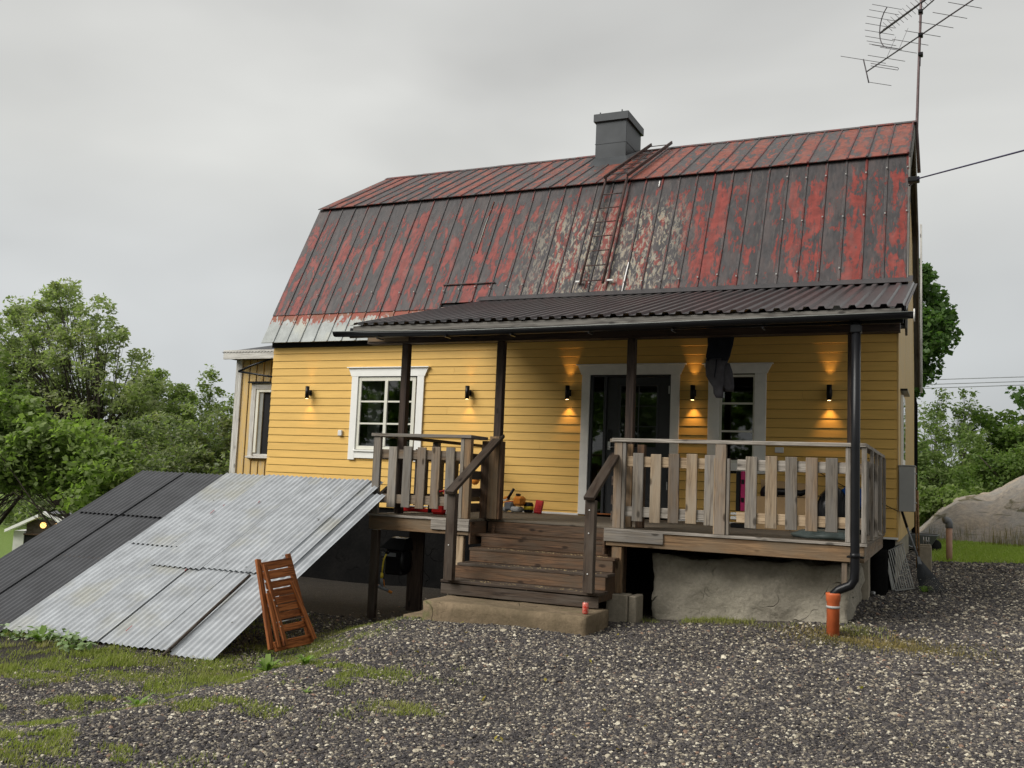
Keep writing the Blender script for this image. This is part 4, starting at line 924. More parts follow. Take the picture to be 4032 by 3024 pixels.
tube('barrel',[(-6.19,-3.20,-.945),(-6.06,-3.12,-1.01)],[.022,.017],M['greyplastic'],nz,10); lathe('tip',(-6.205,-3.21,-.94),[(.026,0),(.024,.025)],M['orangeplastic'],nz,10,(.8,.4,-.4)); tube('tip',[(-6.065,-3.125,-1.008),(-6.025,-3.10,-1.03)],.019,M['orangeplastic'],nz,10)
tube('trigger',[(-6.12,-3.17,-.86),(-6.105,-3.165,-.95)],.008,M['orangeplastic'],nz,6)
# ---------------------------------------------------------------- small things at the steps and the pipe
def can(name,label,c,ax,m):
    t=thing(name,label,'drink can',c); lathe('can_body',c,[(.026,0),(.033,.008),(.033,.108),(.026,.120)],m,t,18,ax)
    c2=V(c)+V(ax).normalized()*.1201; lathe('can_lid',tuple(c2),[(.027,0),(.024,.002)],M['steel'],t,18,ax)
can('drink_can','upright red drink can on the right end of the concrete step',(-2.86,-4.40,-.858),(0,0,1),M['redcan'])
can('drink_can','dark drink can lying on the gravel beside the dark pillar',(-.335,-.80,-.755),(1,-.3,.05),M['darkcan'])
OP=thing('drain_pipe','orange plastic drain pipe stub catching the black downpipe','drain pipe',(-.455,-3.56,-.9))
lathe('pipe',(-.455,-3.56,-1.15),[(.064,0),(.064,.55),(.071,.56),(.074,.62),(.074,.64),(.068,.641),(.062,.55)],M['orangepipe'],OP,24)
lathe('clamp',(-.455,-3.56,-.665),[(.070,0),(.070,.025)],M['ltgrey'],OP,24)
# ---------------------------------------------------------------- things on the porch
WC=thing('work_trousers','dark work trousers hanging upside down from the porch beam before the narrow window','trousers',(-1.88,-2.62,2.4))
loft('waist_part',[(-1.88,-2.62,2.46,.15,.05),(-1.875,-2.62,2.38,.165,.06),(-1.88,-2.62,2.24,.145,.065),(-1.90,-2.62,2.10,.14,.07),(-1.91,-2.62,2.05,.13,.07)],M['clothdark'],WC,28,.07,1)
loft('leg_part',[(-1.91,-2.63,2.07,.125,.06),(-1.93,-2.64,1.97,.118,.065),(-1.935,-2.64,1.86,.11,.06),(-1.91,-2.64,1.79,.085,.05),(-1.89,-2.64,1.73,.062,.045),(-1.88,-2.64,1.65,.055,.04),(-1.865,-2.64,1.60,.040,.03)],M['clothgrey'],WC,28,.11,2)
loft('leg_part',[(-1.86,-2.60,2.02,.09,.05),(-1.81,-2.60,1.92,.070,.05),(-1.785,-2.60,1.82,.070,.05),(-1.77,-2.60,1.74,.068,.05),(-1.755,-2.60,1.68,.045,.035)],M['clothgrey'],WC,28,.11,3)
box('pocket_flap',-1.985,-1.90,-2.695,-2.685,1.83,1.90,M['clothgrey'],WC,.004); tube('seam',[(-1.90,-2.705,2.06),(-1.905,-2.712,1.95),(-1.92,-2.71,1.84)],.006,M['clothdark'],WC,5)
CS=thing('chainsaw','red chainsaw lying behind the left railing slats','chainsaw',(-5.8,-2.55,0))
box('motor_body',-5.72,-5.52,-2.72,-2.54,.008,.17,M['redplastic'],CS,.03); tube('handle',[(-5.72,-2.63,.16),(-5.68,-2.63,.30),(-5.58,-2.63,.33),(-5.53,-2.63,.20)],.018,M['redplastic'],CS,8)
box('scabbard',-6.22,-5.78,-2.66,-2.61,.02,.075,M['redplastic'],CS,.012); box('guard',-5.78,-5.74,-2.70,-2.56,.02,.14,M['blackplastic'],CS,.01); box('battery',-5.50,-5.42,-2.70,-2.58,.008,.08,M['whiteplastic'],CS,.01)
for k in range(12): box('tooth',-6.20+k*.03,-6.185+k*.03,-2.655,-2.615,.076,.085,M['redplastic'],CS,0)
TR=thing('string_trimmer','orange and grey petrol string trimmer engine lying against the yellow wall','string trimmer',(-5.5,-.5,0))
box('engine_block',-5.62,-5.47,-.60,-.42,.03,.17,M['greyplastic'],TR,.03); box('engine_cover',-5.47,-5.31,-.60,-.42,.11,.26,M['orangeplastic'],TR,.035); box('tank',-5.50,-5.34,-.62,-.42,.012,.10,M['ltgrey'],TR,.035); box('tank',-5.66,-5.58,-.58,-.46,.012,.09,M['ltgrey'],TR,.03)
box('air_filter',-5.64,-5.56,-.58,-.46,.18,.25,M['orangeplastic'],TR,.025); box('muffler',-5.43,-5.37,-.58,-.5,.262,.30,M['blackplastic'],TR,.01)
tube('grip',[(-5.565,-.56,.215),(-5.47,-.56,.37)],.022,M['blackplastic'],TR,10); tube('handlebar',[(-5.80,-.60,.20),(-5.68,-.60,.19),(-5.60,-.58,.185),(-5.565,-.56,.22)],.012,M['whiteplastic'],TR,8)
tube('handlebar',[(-6.29,-.30,.29),(-6.24,-.33,.235),(-6.15,-.36,.22),(-5.80,-.60,.20)],.012,M['whiteplastic'],TR,8)
tube('shaft',[(-5.62,-.50,.06),(-6.3,-.62,.03),(-7.2,-.75,.02)],.013,M['steel'],TR,8); tube('cord',[(-5.70,-.6,.12),(-5.6,-.61,.16),(-5.45,-.61,.18)],.006,M['redplastic'],TR,6)
YB=thing('yellow_tool','small black and yellow tool reel between the trimmer and the red box','tool',(-5.27,-.4,0)); lathe('drum',(-5.27,-.42,.01),[(.06,0),(.075,.02),(.075,.12),(.055,.16)],M['blackplastic'],YB,16); lathe('band',(-5.27,-.42,.06),[(.077,0),(.077,.05)],M['yellowplastic'],YB,16)
RB=thing('red_box','small ribbed red plastic box standing against the yellow wall','box',(-5.1,-.4,0)); o=board('shell',(-5.13,-.40,.005),(-5.105,-.36,.205),.125,.05,M['redplastic'],RB,(0,1,0),.008)
for k in range(5): board('rib',(-5.165+.004*k,-.431,.03+.035*k),(-5.075+.004*k,-.431,.03+.035*k),.006,.008,M['redplastic'],RB,(0,0,1),0)
HT=thing('orange_cap','orange hard cap hanging behind the notch railing boards','cap',(-6.27,-.3,.43)); lathe('shell',(-6.27,-.30,.47),[(.075,0),(.07,.04),(.04,.07),(.005,.08)],M['orangeplastic'],HT,16,(0,-1,.3))
BX=thing('cardboard_box','open brown cardboard box behind the right railing','cardboard box',(-1.35,-1.2,0))
box('side',-1.66,-1.04,-1.22,-1.21,.003,.43,M['cardboard'],BX,0); box('side',-1.66,-1.04,-.87,-.86,.003,.43,M['cardboard'],BX,0); box('side',-1.66,-1.65,-1.209,-.871,.003,.43,M['cardboard'],BX,0); box('side',-1.05,-1.04,-1.209,-.871,.003,.43,M['cardboard'],BX,0)
board('flap',(-1.04,-1.0,.43),(-.86,-1.0,.47),.36,.006,M['cardboard'],BX); obj('flap',[(-1.66,-.86,.43),(-1.04,-.86,.43),(-1.10,-.70,.62),(-1.70,-.72,.66)],[(0,1,2,3)],M['cardboard'],BX)
PT=thing('power_tool','black power tool lying on top of the cardboard box','power tool',(-1.4,-1.0,.43)); lathe('wheel_guard',(-1.53,-1.06,.47),[(.11,0),(.12,.02),(.12,.05)],M['blackplastic'],PT,20,(0,1,0)); tube('body',[(-1.50,-1.03,.50),(-1.30,-1.03,.50),(-1.12,-1.03,.49),(-1.02,-1.03,.53)],[.05,.045,.04,.03],M['blackplastic'],PT,12); tube('cord',[(-1.22,-1.1,.48),(-1.20,-1.23,.42),(-1.17,-1.235,.2),(-1.25,-1.25,.02)],.008,M['blackplastic'],PT,6)
def sack(name,label,cat,c,rx,ry,h,mat,seed):
    t=thing(name,label,cat,(c[0],c[1],0)); rr=[(.85,0),(1,.12),(1.02,.35),(.95,.6),(.75,.8),(.4,.94),(.15,1)]
    loft('sack',[(c[0],c[1],.003+h*q,rx*s,ry*s) for s,q in rr],mat,t,20,.06,seed)
sack('rubbish_sack','shiny black rubbish sack beside the cardboard box','rubbish sack',(-.70,-1.1),.22,.2,.60,M['blacksack'],1)
sack('rubbish_sack','low black rubbish sack under the blue bag at the porch corner','rubbish sack',(-.42,-.9),.2,.2,.40,M['blacksack'],2)
bb=thing('blue_bag','crumpled blue plastic bag on the low black sack','bag',(-.45,-1.05,.4)); loft('bag',[(-.46,-1.06,.30,.05,.05),(-.45,-1.06,.36,.12,.1),(-.45,-1.06,.46,.15,.12),(-.46,-1.06,.56,.14,.1),(-.48,-1.06,.60,.08,.05)],M['bluebag'],bb,16,.08,4)
TP=thing('plastic_sheet','crumpled grey-green plastic sheet on the deck behind the last slats','plastic sheet',(-.6,-2.6,0)); loft('sheet',[(-.62,-2.7,.004,.34,.25),(-.62,-2.7,.04,.36,.24),(-.60,-2.68,.085,.30,.16),(-.60,-2.66,.10,.15,.08)],M['greentarp'],TP,26,.07,5)
PK=thing('pink_case','narrow pink and black tool case standing left of the cardboard box','tool case',(-1.87,-1.2,0)); box('case',-1.93,-1.87,-1.25,-1.0,.22,.75,M['blackplastic'],PK,.01); box('case_edge',-1.868,-1.80,-1.25,-1.0,.22,.75,M['pinkplastic'],PK,.01)
for z in (.34,.58): box('latch',-1.86,-1.82,-1.257,-1.251,z,z+.06,M['blackplastic'],PK,.002)
WM=thing('tool_tray','white perforated plastic tray under the pink case','tray',(-1.85,-1.2,0)); 
for z0,z1 in ((.003,.06),(.11,.15),(.17,.20)): box('layer',-1.99,-1.74,-1.27,-1.0,z0,z1,M['blackplastic'] if z0<.1 else M['whiteplastic'],WM,.004)
lathe('knob',(-1.83,-1.29,.135),[(.035,0),(.035,.02)],M['blackplastic'],WM,14,(0,1,0))
CO=thing('clothes_line','thin black cord tied across the porch end to the house corner','cord',(-.1,-.1,.5)); tube('cord',[(-1.05,-.06,.98),(-.6,-.8,.78),(-.19,-1.6,.62),(-.05,-.5,.45),(.03,-.02,.30)],.006,M['blackplastic'],CO,5) if 0 else tube('cord',[(-1.25,-.04,.92),(-.70,-.05,.62),(-.35,-.05,.47),(.02,-.06,.30)],.006,M['blackplastic'],CO,5)
# ---------------------------------------------------------------- right side of the house
MC=thing('meter_cabinet','light grey electric meter cabinet on the gable wall corner','meter cabinet',(.1,.4,.6))
box('cabinet',.028,.225,-.02,.52,.30,.915,M['ltgrey'],MC,.006); box('cabinet_lid',.022,.235,-.03,.53,.916,.93,M['ltgrey'],MC,.003)
for z in (.42,.62,.82): tube('hinge_pin',[(.228,.2,z),(.25,.2,z)],.010,M['ltgrey'],MC,8)
PA=thing('aluminium_grating','dull ribbed aluminium grating leaning on the foundation','metal grating',(.05,.05,-.7))
q00=V((-.01,-.10,-.755)); q10=V((.215,-.02,-.70)); q01=V((-.125,-.02,-.265)); q11=V((.065,.10,-.150))
for k in range(9):
    s=k/8; board('rib',tuple(q00.lerp(q10,s)),tuple(q01.lerp(q11,s)),.014,.02,M['aluminium'],PA,(0,-1,.2),.002)
board('side_rail',tuple(q00+V((-.03,0,0))),tuple(q01+V((-.015,0,0))),.03,.04,M['aluminium'],PA,(0,-1,.2)); board('end_plate',tuple(q01+V((-.02,.02,.012))),tuple(q11+V((.01,.02,.012))),.08,.012,M['aluminium'],PA); board('end_plate',tuple(q00+V((-.03,0,-.01))),tuple(q10+V((.01,0,-.01))),.06,.012,M['aluminium'],PA)
LR=thing('leaf_rake','black plastic leaf rake with grey handle leaning on the house corner','leaf rake',(.35,.2,-.76))
tube('handle',[(.0,.12,.50),(.124,.22,.083)],.018,M['blackplastic'],LR,8); tube('handle',[(.124,.22,.083),(.254,.28,-.303)],.015,M['greyplastic'],LR,8)
def fan():
    a=V((.262,.28,-.33)); vs=[];fs=[];geos=[]
    e0=V((.305,.12,-.775)); e1=V((.60,.18,-.73))
    for k in range(15):
        s=k/14; e=e0.lerp(e1,s)+V((0,-.05*math.sin(math.pi*s),-.03*math.sin(math.pi*s))); st=a+V((.012*(s-.5)*2,0,0)); m=st.lerp(e,.55)+V((-.02*(1-s)+.012*s,-.03,.0)); geos.append(tube_geo([st,m,e],[.006,.009,.007],4))
    return multi(geos)
vs,fs=fan(); obj('tine_fan',vs,fs,M['rakegrey'],LR)
pts=[V((.262,.28,-.33)).lerp(V((.305,.12,-.775)).lerp(V((.60,.18,-.73)),s),.62)+V((0,-.035,0)) for s in (0,.25,.5,.75,1)]; tube('cross_band',pts,.008,M['ltgrey'],LR,6)
obj('web',[(.245,.27,-.30),(.285,.27,-.31),(.37,.17,-.60),(.30,.17,-.60)],[(0,1,2,3)],M['greyplastic'],LR)
BL=thing('concrete_anchor','upright grey concrete block with a metal anchor fork on top','concrete block',(.34,1.4,-.7))
box('block',.255,.42,1.32,1.50,-.74,-.215,M['block'],BL,.01); box('block_cap',.262,.412,1.33,1.49,-.214,-.19,M['block'],BL,.004)
for x in (.31,.345,.38): tube('fork',[(x,1.40,-.19),(x,1.40,-.08)],.006,M['steel'],BL,6)
tube('fork',[(.30,1.40,-.14),(.39,1.40,-.14)],.006,M['steel'],BL,6)
WB=thing('wheelbarrow','dark grey wheelbarrow parked behind the house corner','wheelbarrow',(.2,6,-.5))
def tray():
    top=[(-.25,5.7,-.235),(.46,5.7,-.225),(.50,6.3,-.225),(-.25,6.3,-.235)]; bot=[(-.12,5.85,-.46),(.33,5.85,-.46),(.34,6.15,-.46),(-.12,6.15,-.46)]; 
    return top+bot,[(0,1,5,4),(1,2,6,5),(2,3,7,6),(3,0,4,7),(4,5,6,7)]
vs,fs=tray(); o=obj('tray',vs,fs,M['greyplastic'],WB); o.modifiers.new('t','SOLIDIFY').thickness=.012
tube('rim',[(-.25,5.7,-.23),(.46,5.7,-.22),(.50,6.3,-.22),(-.25,6.3,-.23)],.014,M['greyplastic'],WB,6); tube('handle',[(-.5,5.72,-.18),(.0,5.75,-.45),(.35,5.9,-.48)],.014,M['steel'],WB,6); tube('handle',[(-.5,6.25,-.18),(.0,6.2,-.45),(.35,6.1,-.48)],.014,M['steel'],WB,6)
lathe('wheel',(.42,5.96,-.42),[(.10,0),(.12,.02),(.12,.06),(.10,.08)],M['tyre'],WB,20,(0,1,0))
for i,(x,zt,l) in enumerate(((.17,.98,'long thin bamboo stake standing behind the meter cabinet'),(.205,.60,'short thin bamboo stake standing right of the long stake'))):
    t=thing('bamboo_stake',l,'stake',(x,2.5,-.65)); tube('cane',[(x+.02,2.5,-.68),(x+.01,2.5,.1),(x,2.5,zt)],.013,M['bamboo'],t,7)
VP=thing('vent_pipe','faded terracotta vent pipe with a grey elbow at the lawn edge','vent pipe',(.66,4,-.5))
lathe('pipe',(.663,4,-.75),[(.050,0),(.050,.76)],M['pipebrown'],VP,18)
tube('elbow',[(.662,4,-.01),(.662,4,.07),(.650,3.99,.105),(.62,3.97,.125),(.575,3.95,.115)],[.060,.060,.060,.058,.060],M['greyplastic'],VP,16)
# rock outcrop
def rock():
    xs=np.linspace(-.2,9,150); ys=np.linspace(7.2,17,110); X,Y=np.meshgrid(xs,ys)
    crest=np.interp(X,[-.2,.1,.5,.88,1.2,1.6,1.9,2.3,3.2,5,9],[-.55,-.28,.12,.37,.44,.50,.66,.93,1.5,2.1,2.4])
    f=sst((Y-7.9-.25*np.sin(X*1.3))/2.6)
    f=np.where(Y>12.5,1-sst((Y-12.5)/5)*.4,f)
    base=gz(X,Y); n=(vnoise(X,Y,1.5,2)-.5)*.22+(vnoise(X*.6+Y*.5,Y*1.4-X*.7,.5,4)-.5)*.16+(vnoise(X,Y,.18,4)-.5)*.05
    seam=-.16*np.exp(-((Y-9.4-.5*(X-1.2))/.10)**2)-.10*np.exp(-((Y-8.6+.25*(X-1.6))/.07)**2)
    Z=base-.15+(crest+.60)*f+ (n+seam)*sst((Y-7.6)/1)
    i=np.arange(X.size).reshape(X.shape); F=np.stack([i[:-1,:-1],i[:-1,1:],i[1:,1:],i[1:,:-1]],-1).reshape(-1,4)
    return tag(npmesh('rock_outcrop',np.stack([X,Y,Z],-1).reshape(-1,3),F,M['rock'],kind='structure',smooth=True))
rock()
# ---------------------------------------------------------------- antenna, cables
AN=thing('tv_antenna','tall mast with two branching aerials at the right end of the ridge','antenna',(.2,3.7,4))
tube('mast',[(.20,3.74,6.2),(.165,3.72,7.0),(.20,3.7,8.2),(.225,3.7,8.9),(.25,3.7,9.9)],[.030,.026,.022,.022,.022],M['mast'],AN,8)
th=math.radians(-52); bd=V((math.cos(th),math.sin(th),0)); ed=V((-bd.y,bd.x,0))
m0=V((.225,3.7,8.71))-bd*1.0*0; vb=tube('boom',[m0-bd*1.62,m0+bd*2.3],.014,M['antenna'],AN,6)
for k,s in enumerate((-.98,-.62,-.28,.07,.42,.78,1.15,1.52,1.9)):
    l=.40-.012*k; tube('element',[m0+bd*s-ed*l,m0+bd*s+ed*l],.0055,M['antenna'],vb,5)
q=m0-bd*1.30; tube('folded_dipole',[q-ed*.12+V((0,0,.02)),q+ed*.47+V((0,0,.02)),q+ed*.49,q+ed*.47-V((0,0,.03)),q-ed*.12-V((0,0,.03))],.006,M['antenna'],vb,5)
q=m0-bd*1.62; tube('reflector_bar',[q+V((0,0,.30))-bd*.1,q-V((0,0,.25))+bd*.08],.012,M['antenna'],vb,6)
tube('reflector_rod',[q+V((0,0,.29))-bd*.1-ed*.5,q+V((0,0,.29))-bd*.1+ed*.5],.0055,M['antenna'],vb,5); tube('reflector_rod',[q-V((0,0,.24))+bd*.08-ed*.02,q-V((0,0,.24))+bd*.08+ed*.5],.0055,M['antenna'],vb,5)
for s,l in ((-.98,.26),(-.62,.3)): tube('stay',[m0+bd*s,m0+bd*(s+.28)+V((0,0,.30))],.004,M['antenna'],vb,4)
m1=V((.225,3.7,9.32)); ub=tube('boom',[m1-bd*1.18-V((0,0,.02)),m1+bd*.9],.020,M['antenna'],AN,6)
for k in range(15):
    s=-.95+k*.115; c=m1+bd*s
    for a in (1,-1): tube('cross_element',[c-ed*.10+V((0,0,.07*a)),c+ed*.10-V((0,0,.07*a))],.005,M['antenna'],ub,4)
q=m1-bd*1.20
arc=[q+V((0,0,.42*math.sin(a)))+bd*(.34*(1-math.cos(a))) for a in np.linspace(-1.25,1.25,9)]
tube('reflector_arc',arc,.010,M['antenna'],ub,6)
for p in arc: tube('reflector_rod',[p-ed*.32,p+ed*.32],.0055,M['antenna'],ub,4)
tube('support_arm',[(.225,3.7,9.15),V((.225,3.7,9.15))+bd*.5+V((0,0,.06)),V((.225,3.7,9.32))+bd*.9],.012,M['antenna'],AN,6)
for z in (8.71,9.15,8.35): box('mast_clamp',.19,.27,3.64,3.76,z-.03,z+.03,M['blackplastic'],AN,.008)
tube('lead',[(.24,3.68,8.35),(.20,3.66,8.18),(.225,3.66,8.12),(.23,3.68,8.3)],.005,M['antenna'],AN,5)
SC=thing('service_cable','dark violet service cable running from the gable out to the right','cable',(.16,0,4.8))
tube('cable',[(.16,-.02,4.83),(.26,-.30,4.83)],.012,M['blackplastic'],SC,6)
A0=V((.26,-.3,4.83)); B0=V((1.373,-3.0,4.20)); dd=B0-A0
tube('cable',[A0+dd*t+V((0,0,-.0*t)) for t in (0,.5,1,2,4,8)],.010,M['cable'],SC,6); box('anchor',.15,.30,-.34,-.22,4.79,4.86,M['blackplastic'],SC,.01)
a_=[((-117.7,120,12.785),(4.93,60,8.9)),((-117.6,120,11.867),(4.93,60,8.58)),((-117.5,120,11.04),(4.93,60,8.33))]
pwl=['topmost of three thin power lines far behind the house','middle one of three thin power lines far behind the house','lowest of three thin power lines far behind the house']
for (p,q),l in zip(a_,pwl):
    p=V(p);q=V(q); e=q+(q-p)*.35; s=p-(q-p)*.2; o=tube('power_line',[s,p,(p+q)/2-V((0,0,.4)),q,e],.028,M['greyplastic'],None,4); tag(o,l,'power line','power lines beyond the trees')
# ---------------------------------------------------------------- far shed with lamps, lower left
SH=thing('white_shed','small white shed with two lit round lamps under its gable behind the trees','shed',(-34.6,15,-4.8))
def P16(x,y,z): return V((CAM.x+1.6*(x-CAM.x),CAM.y+1.6*(y-CAM.y),CAM.z+1.6*(z-CAM.z)))
sx=V((.92,.39,0)).normalized(); sb=V((-.39,.92,0)); o0=P16(-22.2,4,-1.42)
def sp(a,b,c): return o0+sx*a+sb*b+V((0,0,c))
def sbox(name,a0,a1,b0,b1,c0,c1,mat,par): 
    vs=[sp(a,b,c) for a in(a0,a1) for b in(b0,b1) for c in(c0,c1)]; return obj(name,vs,[(0,1,3,2),(4,6,7,5),(0,4,5,1),(2,3,7,6),(0,2,6,4),(1,5,7,3)],mat,par)
sbox('side_wall',0,.45,0,3,-3,0,M['shedwhite'],SH); sbox('dark_opening',.45,2.6,.05,3,-3,-.12,M['blackmatte'],SH); sbox('gable_panel',.55,2.6,-.02,.04,-.12,.50,M['stairdark'],SH); sbox('lintel',.45,2.6,-.05,0,-.16,-.10,M['stair'],SH)
sbox('white_panel',.35,.60,-.04,-.01,-1.0,.18,M['shedwhite'],SH) if 0 else None
obj('roof_verge',[sp(-.25,-.3,-.06),sp(1.15,-.3,.62),sp(1.15,-.3,.76),sp(-.25,-.3,.06),sp(-.25,.0,-.06),sp(1.15,.0,.62),sp(1.15,.0,.76),sp(-.25,.0,.06)],[(0,1,2,3),(7,6,5,4),(0,4,5,1),(3,2,6,7),(0,3,7,4)],M['white'],SH)
obj('roof_verge',[sp(1.35,-.3,.78),sp(2.9,-.3,-.02),sp(2.9,-.3,.08),sp(1.35,-.3,.88),sp(1.35,.0,.78),sp(2.9,.0,-.02),sp(2.9,.0,.08),sp(1.35,.0,.88)],[(0,1,2,3),(7,6,5,4),(0,4,5,1),(3,2,6,7)],M['white'],SH)
obj('roof_sheet',[sp(1.5,-.2,.80),sp(3.4,-.2,.80),sp(3.6,3,1.25),sp(1.6,3,1.25)],[(0,1,2,3)],M['darksheet'],SH); obj('gable_infill',[sp(1.8,-.1,.66),sp(3.2,-.1,.80),sp(2.7,-.1,.15)],[(0,1,2)],M['white'],SH)
for a,l in ((1.28,0),(1.92,1)): lathe('round_lamp',tuple(sp(a,-.06,.28)),[(.13,0),(.13,.03)],M['shedlamp'],SH,16,tuple(sb)); 
# ---------------------------------------------------------------- trees and shrubs
def curve(p,q,bend,n=4):
    p=V(p);q=V(q); m=(p+q)/2+V(bend); return [p.lerp(m,t).lerp(m.lerp(q,t),t) for t in np.linspace(0,1,n)]
def tree(name,label,cat,base,blobs,nc,leaves,size,mat,cr=.45,seed=0,trunks=1,trunk_r=.12,group=None,limbs=40,aspect=.55,up=.3,twigs=True):
    """blobs: (x,y,z,rx,ry,rz) world; foliage clusters fill them, limbs run out to the clusters"""
    r=np.random.default_rng(seed); base=V(base); t=thing(name,label,cat,tuple(base),group)
    vol=np.array([b[3]*b[4]*b[5] for b in blobs])**.8; pick=r.choice(len(blobs),nc,p=vol/vol.sum()); C=[]
    for k in pick:
        b=blobs[k]; d=r.normal(size=3); d/=np.linalg.norm(d); q=r.random()**.38; C.append((b[0]+d[0]*b[3]*q,b[1]+d[1]*b[4]*q,b[2]+d[2]*b[5]*q))
    C=np.array(C); rad=cr*(.5+.9*r.random(nc))
    leafcloud('foliage',C,rad,leaves,size,mat,t,seed=seed+1,aspect=aspect,up=up)
    geos=[]; cen=V(tuple(np.mean([(b[0],b[1],b[2]) for b in blobs],0)))
    for k in range(trunks):
        off=V((r.normal()*.15*(trunks>1),r.normal()*.15*(trunks>1),0)); top=cen+V((r.normal()*.6*(trunks>1),r.normal()*.6*(trunks>1),max(b[5] for b in blobs)*.5))
        geos.append(tube_geo([base+off,base.lerp(top,.5)+off,top],[trunk_r,trunk_r*.7,trunk_r*.2],7))
    vs,fs=multi(geos); obj('trunk',vs,fs,M['bark'],t,True)
    if limbs:
        geos=[]
        for k in r.choice(nc,min(limbs,nc),replace=False):
            c=V(tuple(C[k])); f=r.uniform(.2,.85); s=base.lerp(cen,f); geos.append(tube_geo(curve(s,c,(r.normal()*.15,r.normal()*.15,-.1)),[trunk_r*.3,trunk_r*.2,trunk_r*.13,trunk_r*.05],4,False))
            if twigs:
                for _ in range(2):
                    e=c+V(tuple(np.clip(r.normal(size=3),-1,1)*rad[k]*.6)); geos.append(tube_geo([s.lerp(c,.7),e],[trunk_r*.1,trunk_r*.03],3,False))
        vs,fs=multi(geos); o=obj('limbs',vs,fs,M['bark'],t); o['kind']='stuff'
    return t
tree('rowan_tree','tall loose rowan tree with the highest crown left of the house','tree',(-20.2,5,gzf(-20.2,5)),
 [(-22.3,5,4.1,1.6,1.6,1.6),(-20.7,5,3.1,1.4,1.5,1.4),(-24.6,5,3.4,1.8,1.6,1.9),(-19.9,5,1.9,1.1,1.3,1.1),(-23,5,1.5,2.6,2,1.8),(-22.3,5,5.15,.7,.7,.6),(-21,5,.9,1.8,1.5,1.3),(-19.2,5,2.5,.7,.7,.7),(-19.0,5,1.2,1.2,1,1.0),(-18.2,5.2,1.5,.8,.7,.7)],520,40000,.13,M['rowan'],.30,1,4,.10,limbs=330,aspect=.45)
tree('green_sapling','pale green sapling between the rowan and the birch','tree',(-21.2,8,gzf(-21.2,8)),[(-21.3,8,2.6,.8,.7,.8),(-21.8,8,1.9,1.1,.7,.9),(-20.4,8,2.0,.9,.7,.8),(-20.8,8,.9,1.3,.8,.9)],110,13000,.11,M['birchleaf'],.3,21,1,.06,limbs=40)
tree('hazel_bush','bright green large-leaved hazel bush at the left edge','bush',(-13.6,-1,gzf(-13.6,-1)),
 [(-16.5,-1,1.0,1.0,.9,.9),(-14.8,-1,.75,.9,.8,.75),(-15.4,-1,.45,1.3,.9,.55),(-13.5,-1,.25,.7,.6,.7),(-13.6,-1,-.35,.75,.8,.55),(-17.0,-1,.5,.5,.6,.5)],230,27000,.115,M['hazel'],.30,2,2,.022,limbs=60,aspect=.7)
tree('hazel_bush','bright green hazel branch tips high at the left edge of the picture','bush',(-18.2,-1.2,gzf(-18.2,-1.2)),[(-17.0,-1.2,3.0,.32,.4,.5),(-17.1,-1.2,2.1,.5,.5,.6),(-17.5,-1.2,1,.7,.7,.9)],55,4200,.13,M['hazel'],.25,22,1,.018,limbs=30,aspect=.7)
tree('dark_shrub','dense dark glossy shrub reaching the corner of the annexe','shrub',(-15.2,3.2,gzf(-15.2,3.2)),
 [(-15.0,3.2,.85,1.2,1.0,1.0),(-16.4,3.2,.75,1.3,1.0,1.1),(-15.8,3,-.4,2.0,1.2,1.2),(-14.6,3.0,-.2,.9,1,1.5),(-17.6,3,.1,1.4,1,1.0)],300,34000,.12,M['shrubleaf'],.30,3,4,.05,limbs=60,aspect=.42)
tree('dark_shrub','lower dark shrub below the hazel, right behind the dark sheets','shrub',(-14.6,.2,gzf(-14.6,.2)),
 [(-14.1,.2,-.2,.9,.8,.8),(-13.2,.7,-.1,1.1,.8,.9),(-12.4,1.2,.0,.8,.8,.8)],150,15000,.11,M['shrubleaf'],.28,4,3,.04,limbs=30,aspect=.42)
tree('birch_sapling','thin upright birch sapling rising above the dark shrub','tree',(-18.9,7.5,gzf(-18.9,7.5)),[(-18.95,7.5,2.5,.38,.35,.8),(-18.4,7.5,1.8,.7,.5,.75),(-19.5,7.5,1.8,.5,.4,.6),(-18.9,7.5,3.2,.2,.2,.3)],75,3600,.10,M['birchleaf'],.25,5,1,.04,limbs=50)
tree('grey_willow','greyish willow thicket behind the hazel at the far left','bush',(-26.5,5,gzf(-26.5,5)),[(-23.5,5,1.8,1.6,1.4,1.4),(-22,5,.7,1.6,1.4,1.1),(-25,5,2.2,1.5,1.2,1.5),(-24,5,.9,2.2,1.4,1.0)],170,14000,.13,M['shrubleaf'],.4,6,3,.08,limbs=80)
tree('maple_tree','dark rounded maple crown behind the right gable','tree',(-2.2,18,-.4),
 [(-1.0,18,6.7,1.75,1.6,1.5),(-.7,18,5.2,1.55,1.5,1.2),(-2.4,18,7.0,2.0,1.6,2.1),(-.6,18,4.35,1.2,1.0,.75),(-2.6,18,5,1.8,1.6,1.6),(-.65,18,5.9,1.6,1.4,1.3)],330,40000,.17,M['mapleleaf'],.36,7,1,.22,limbs=60,aspect=.85)
tree('willow_bush','grey-green willow thicket right behind the house corner','bush',(.4,16,-.4),[(.2,16,1.6,1.2,1.2,1.4),(1.0,16.4,1.3,1.3,1.2,1.3),(.2,15.6,.4,1.5,1.2,1.2),(-.8,16,1.6,1.3,1.2,1.5)],190,17000,.12,M['willowleaf'],.32,8,3,.05,limbs=60,aspect=.35)
for i,(x,y,h,l) in enumerate(((.30,17.5,3.4,'thin bare-topped sapling left of the taller wispy one'),(1.05,17.5,3.5,'wispy leaning sapling above the willow thicket'))):
    tree('wispy_sapling',l,'tree',(x,y,-.4),[(x,y,h-.6,.35,.3,.6),(x+.2,y,h,.22,.2,.35)],26,620,.10,M['willowleaf'],.2,30+i,1,.03,limbs=26)
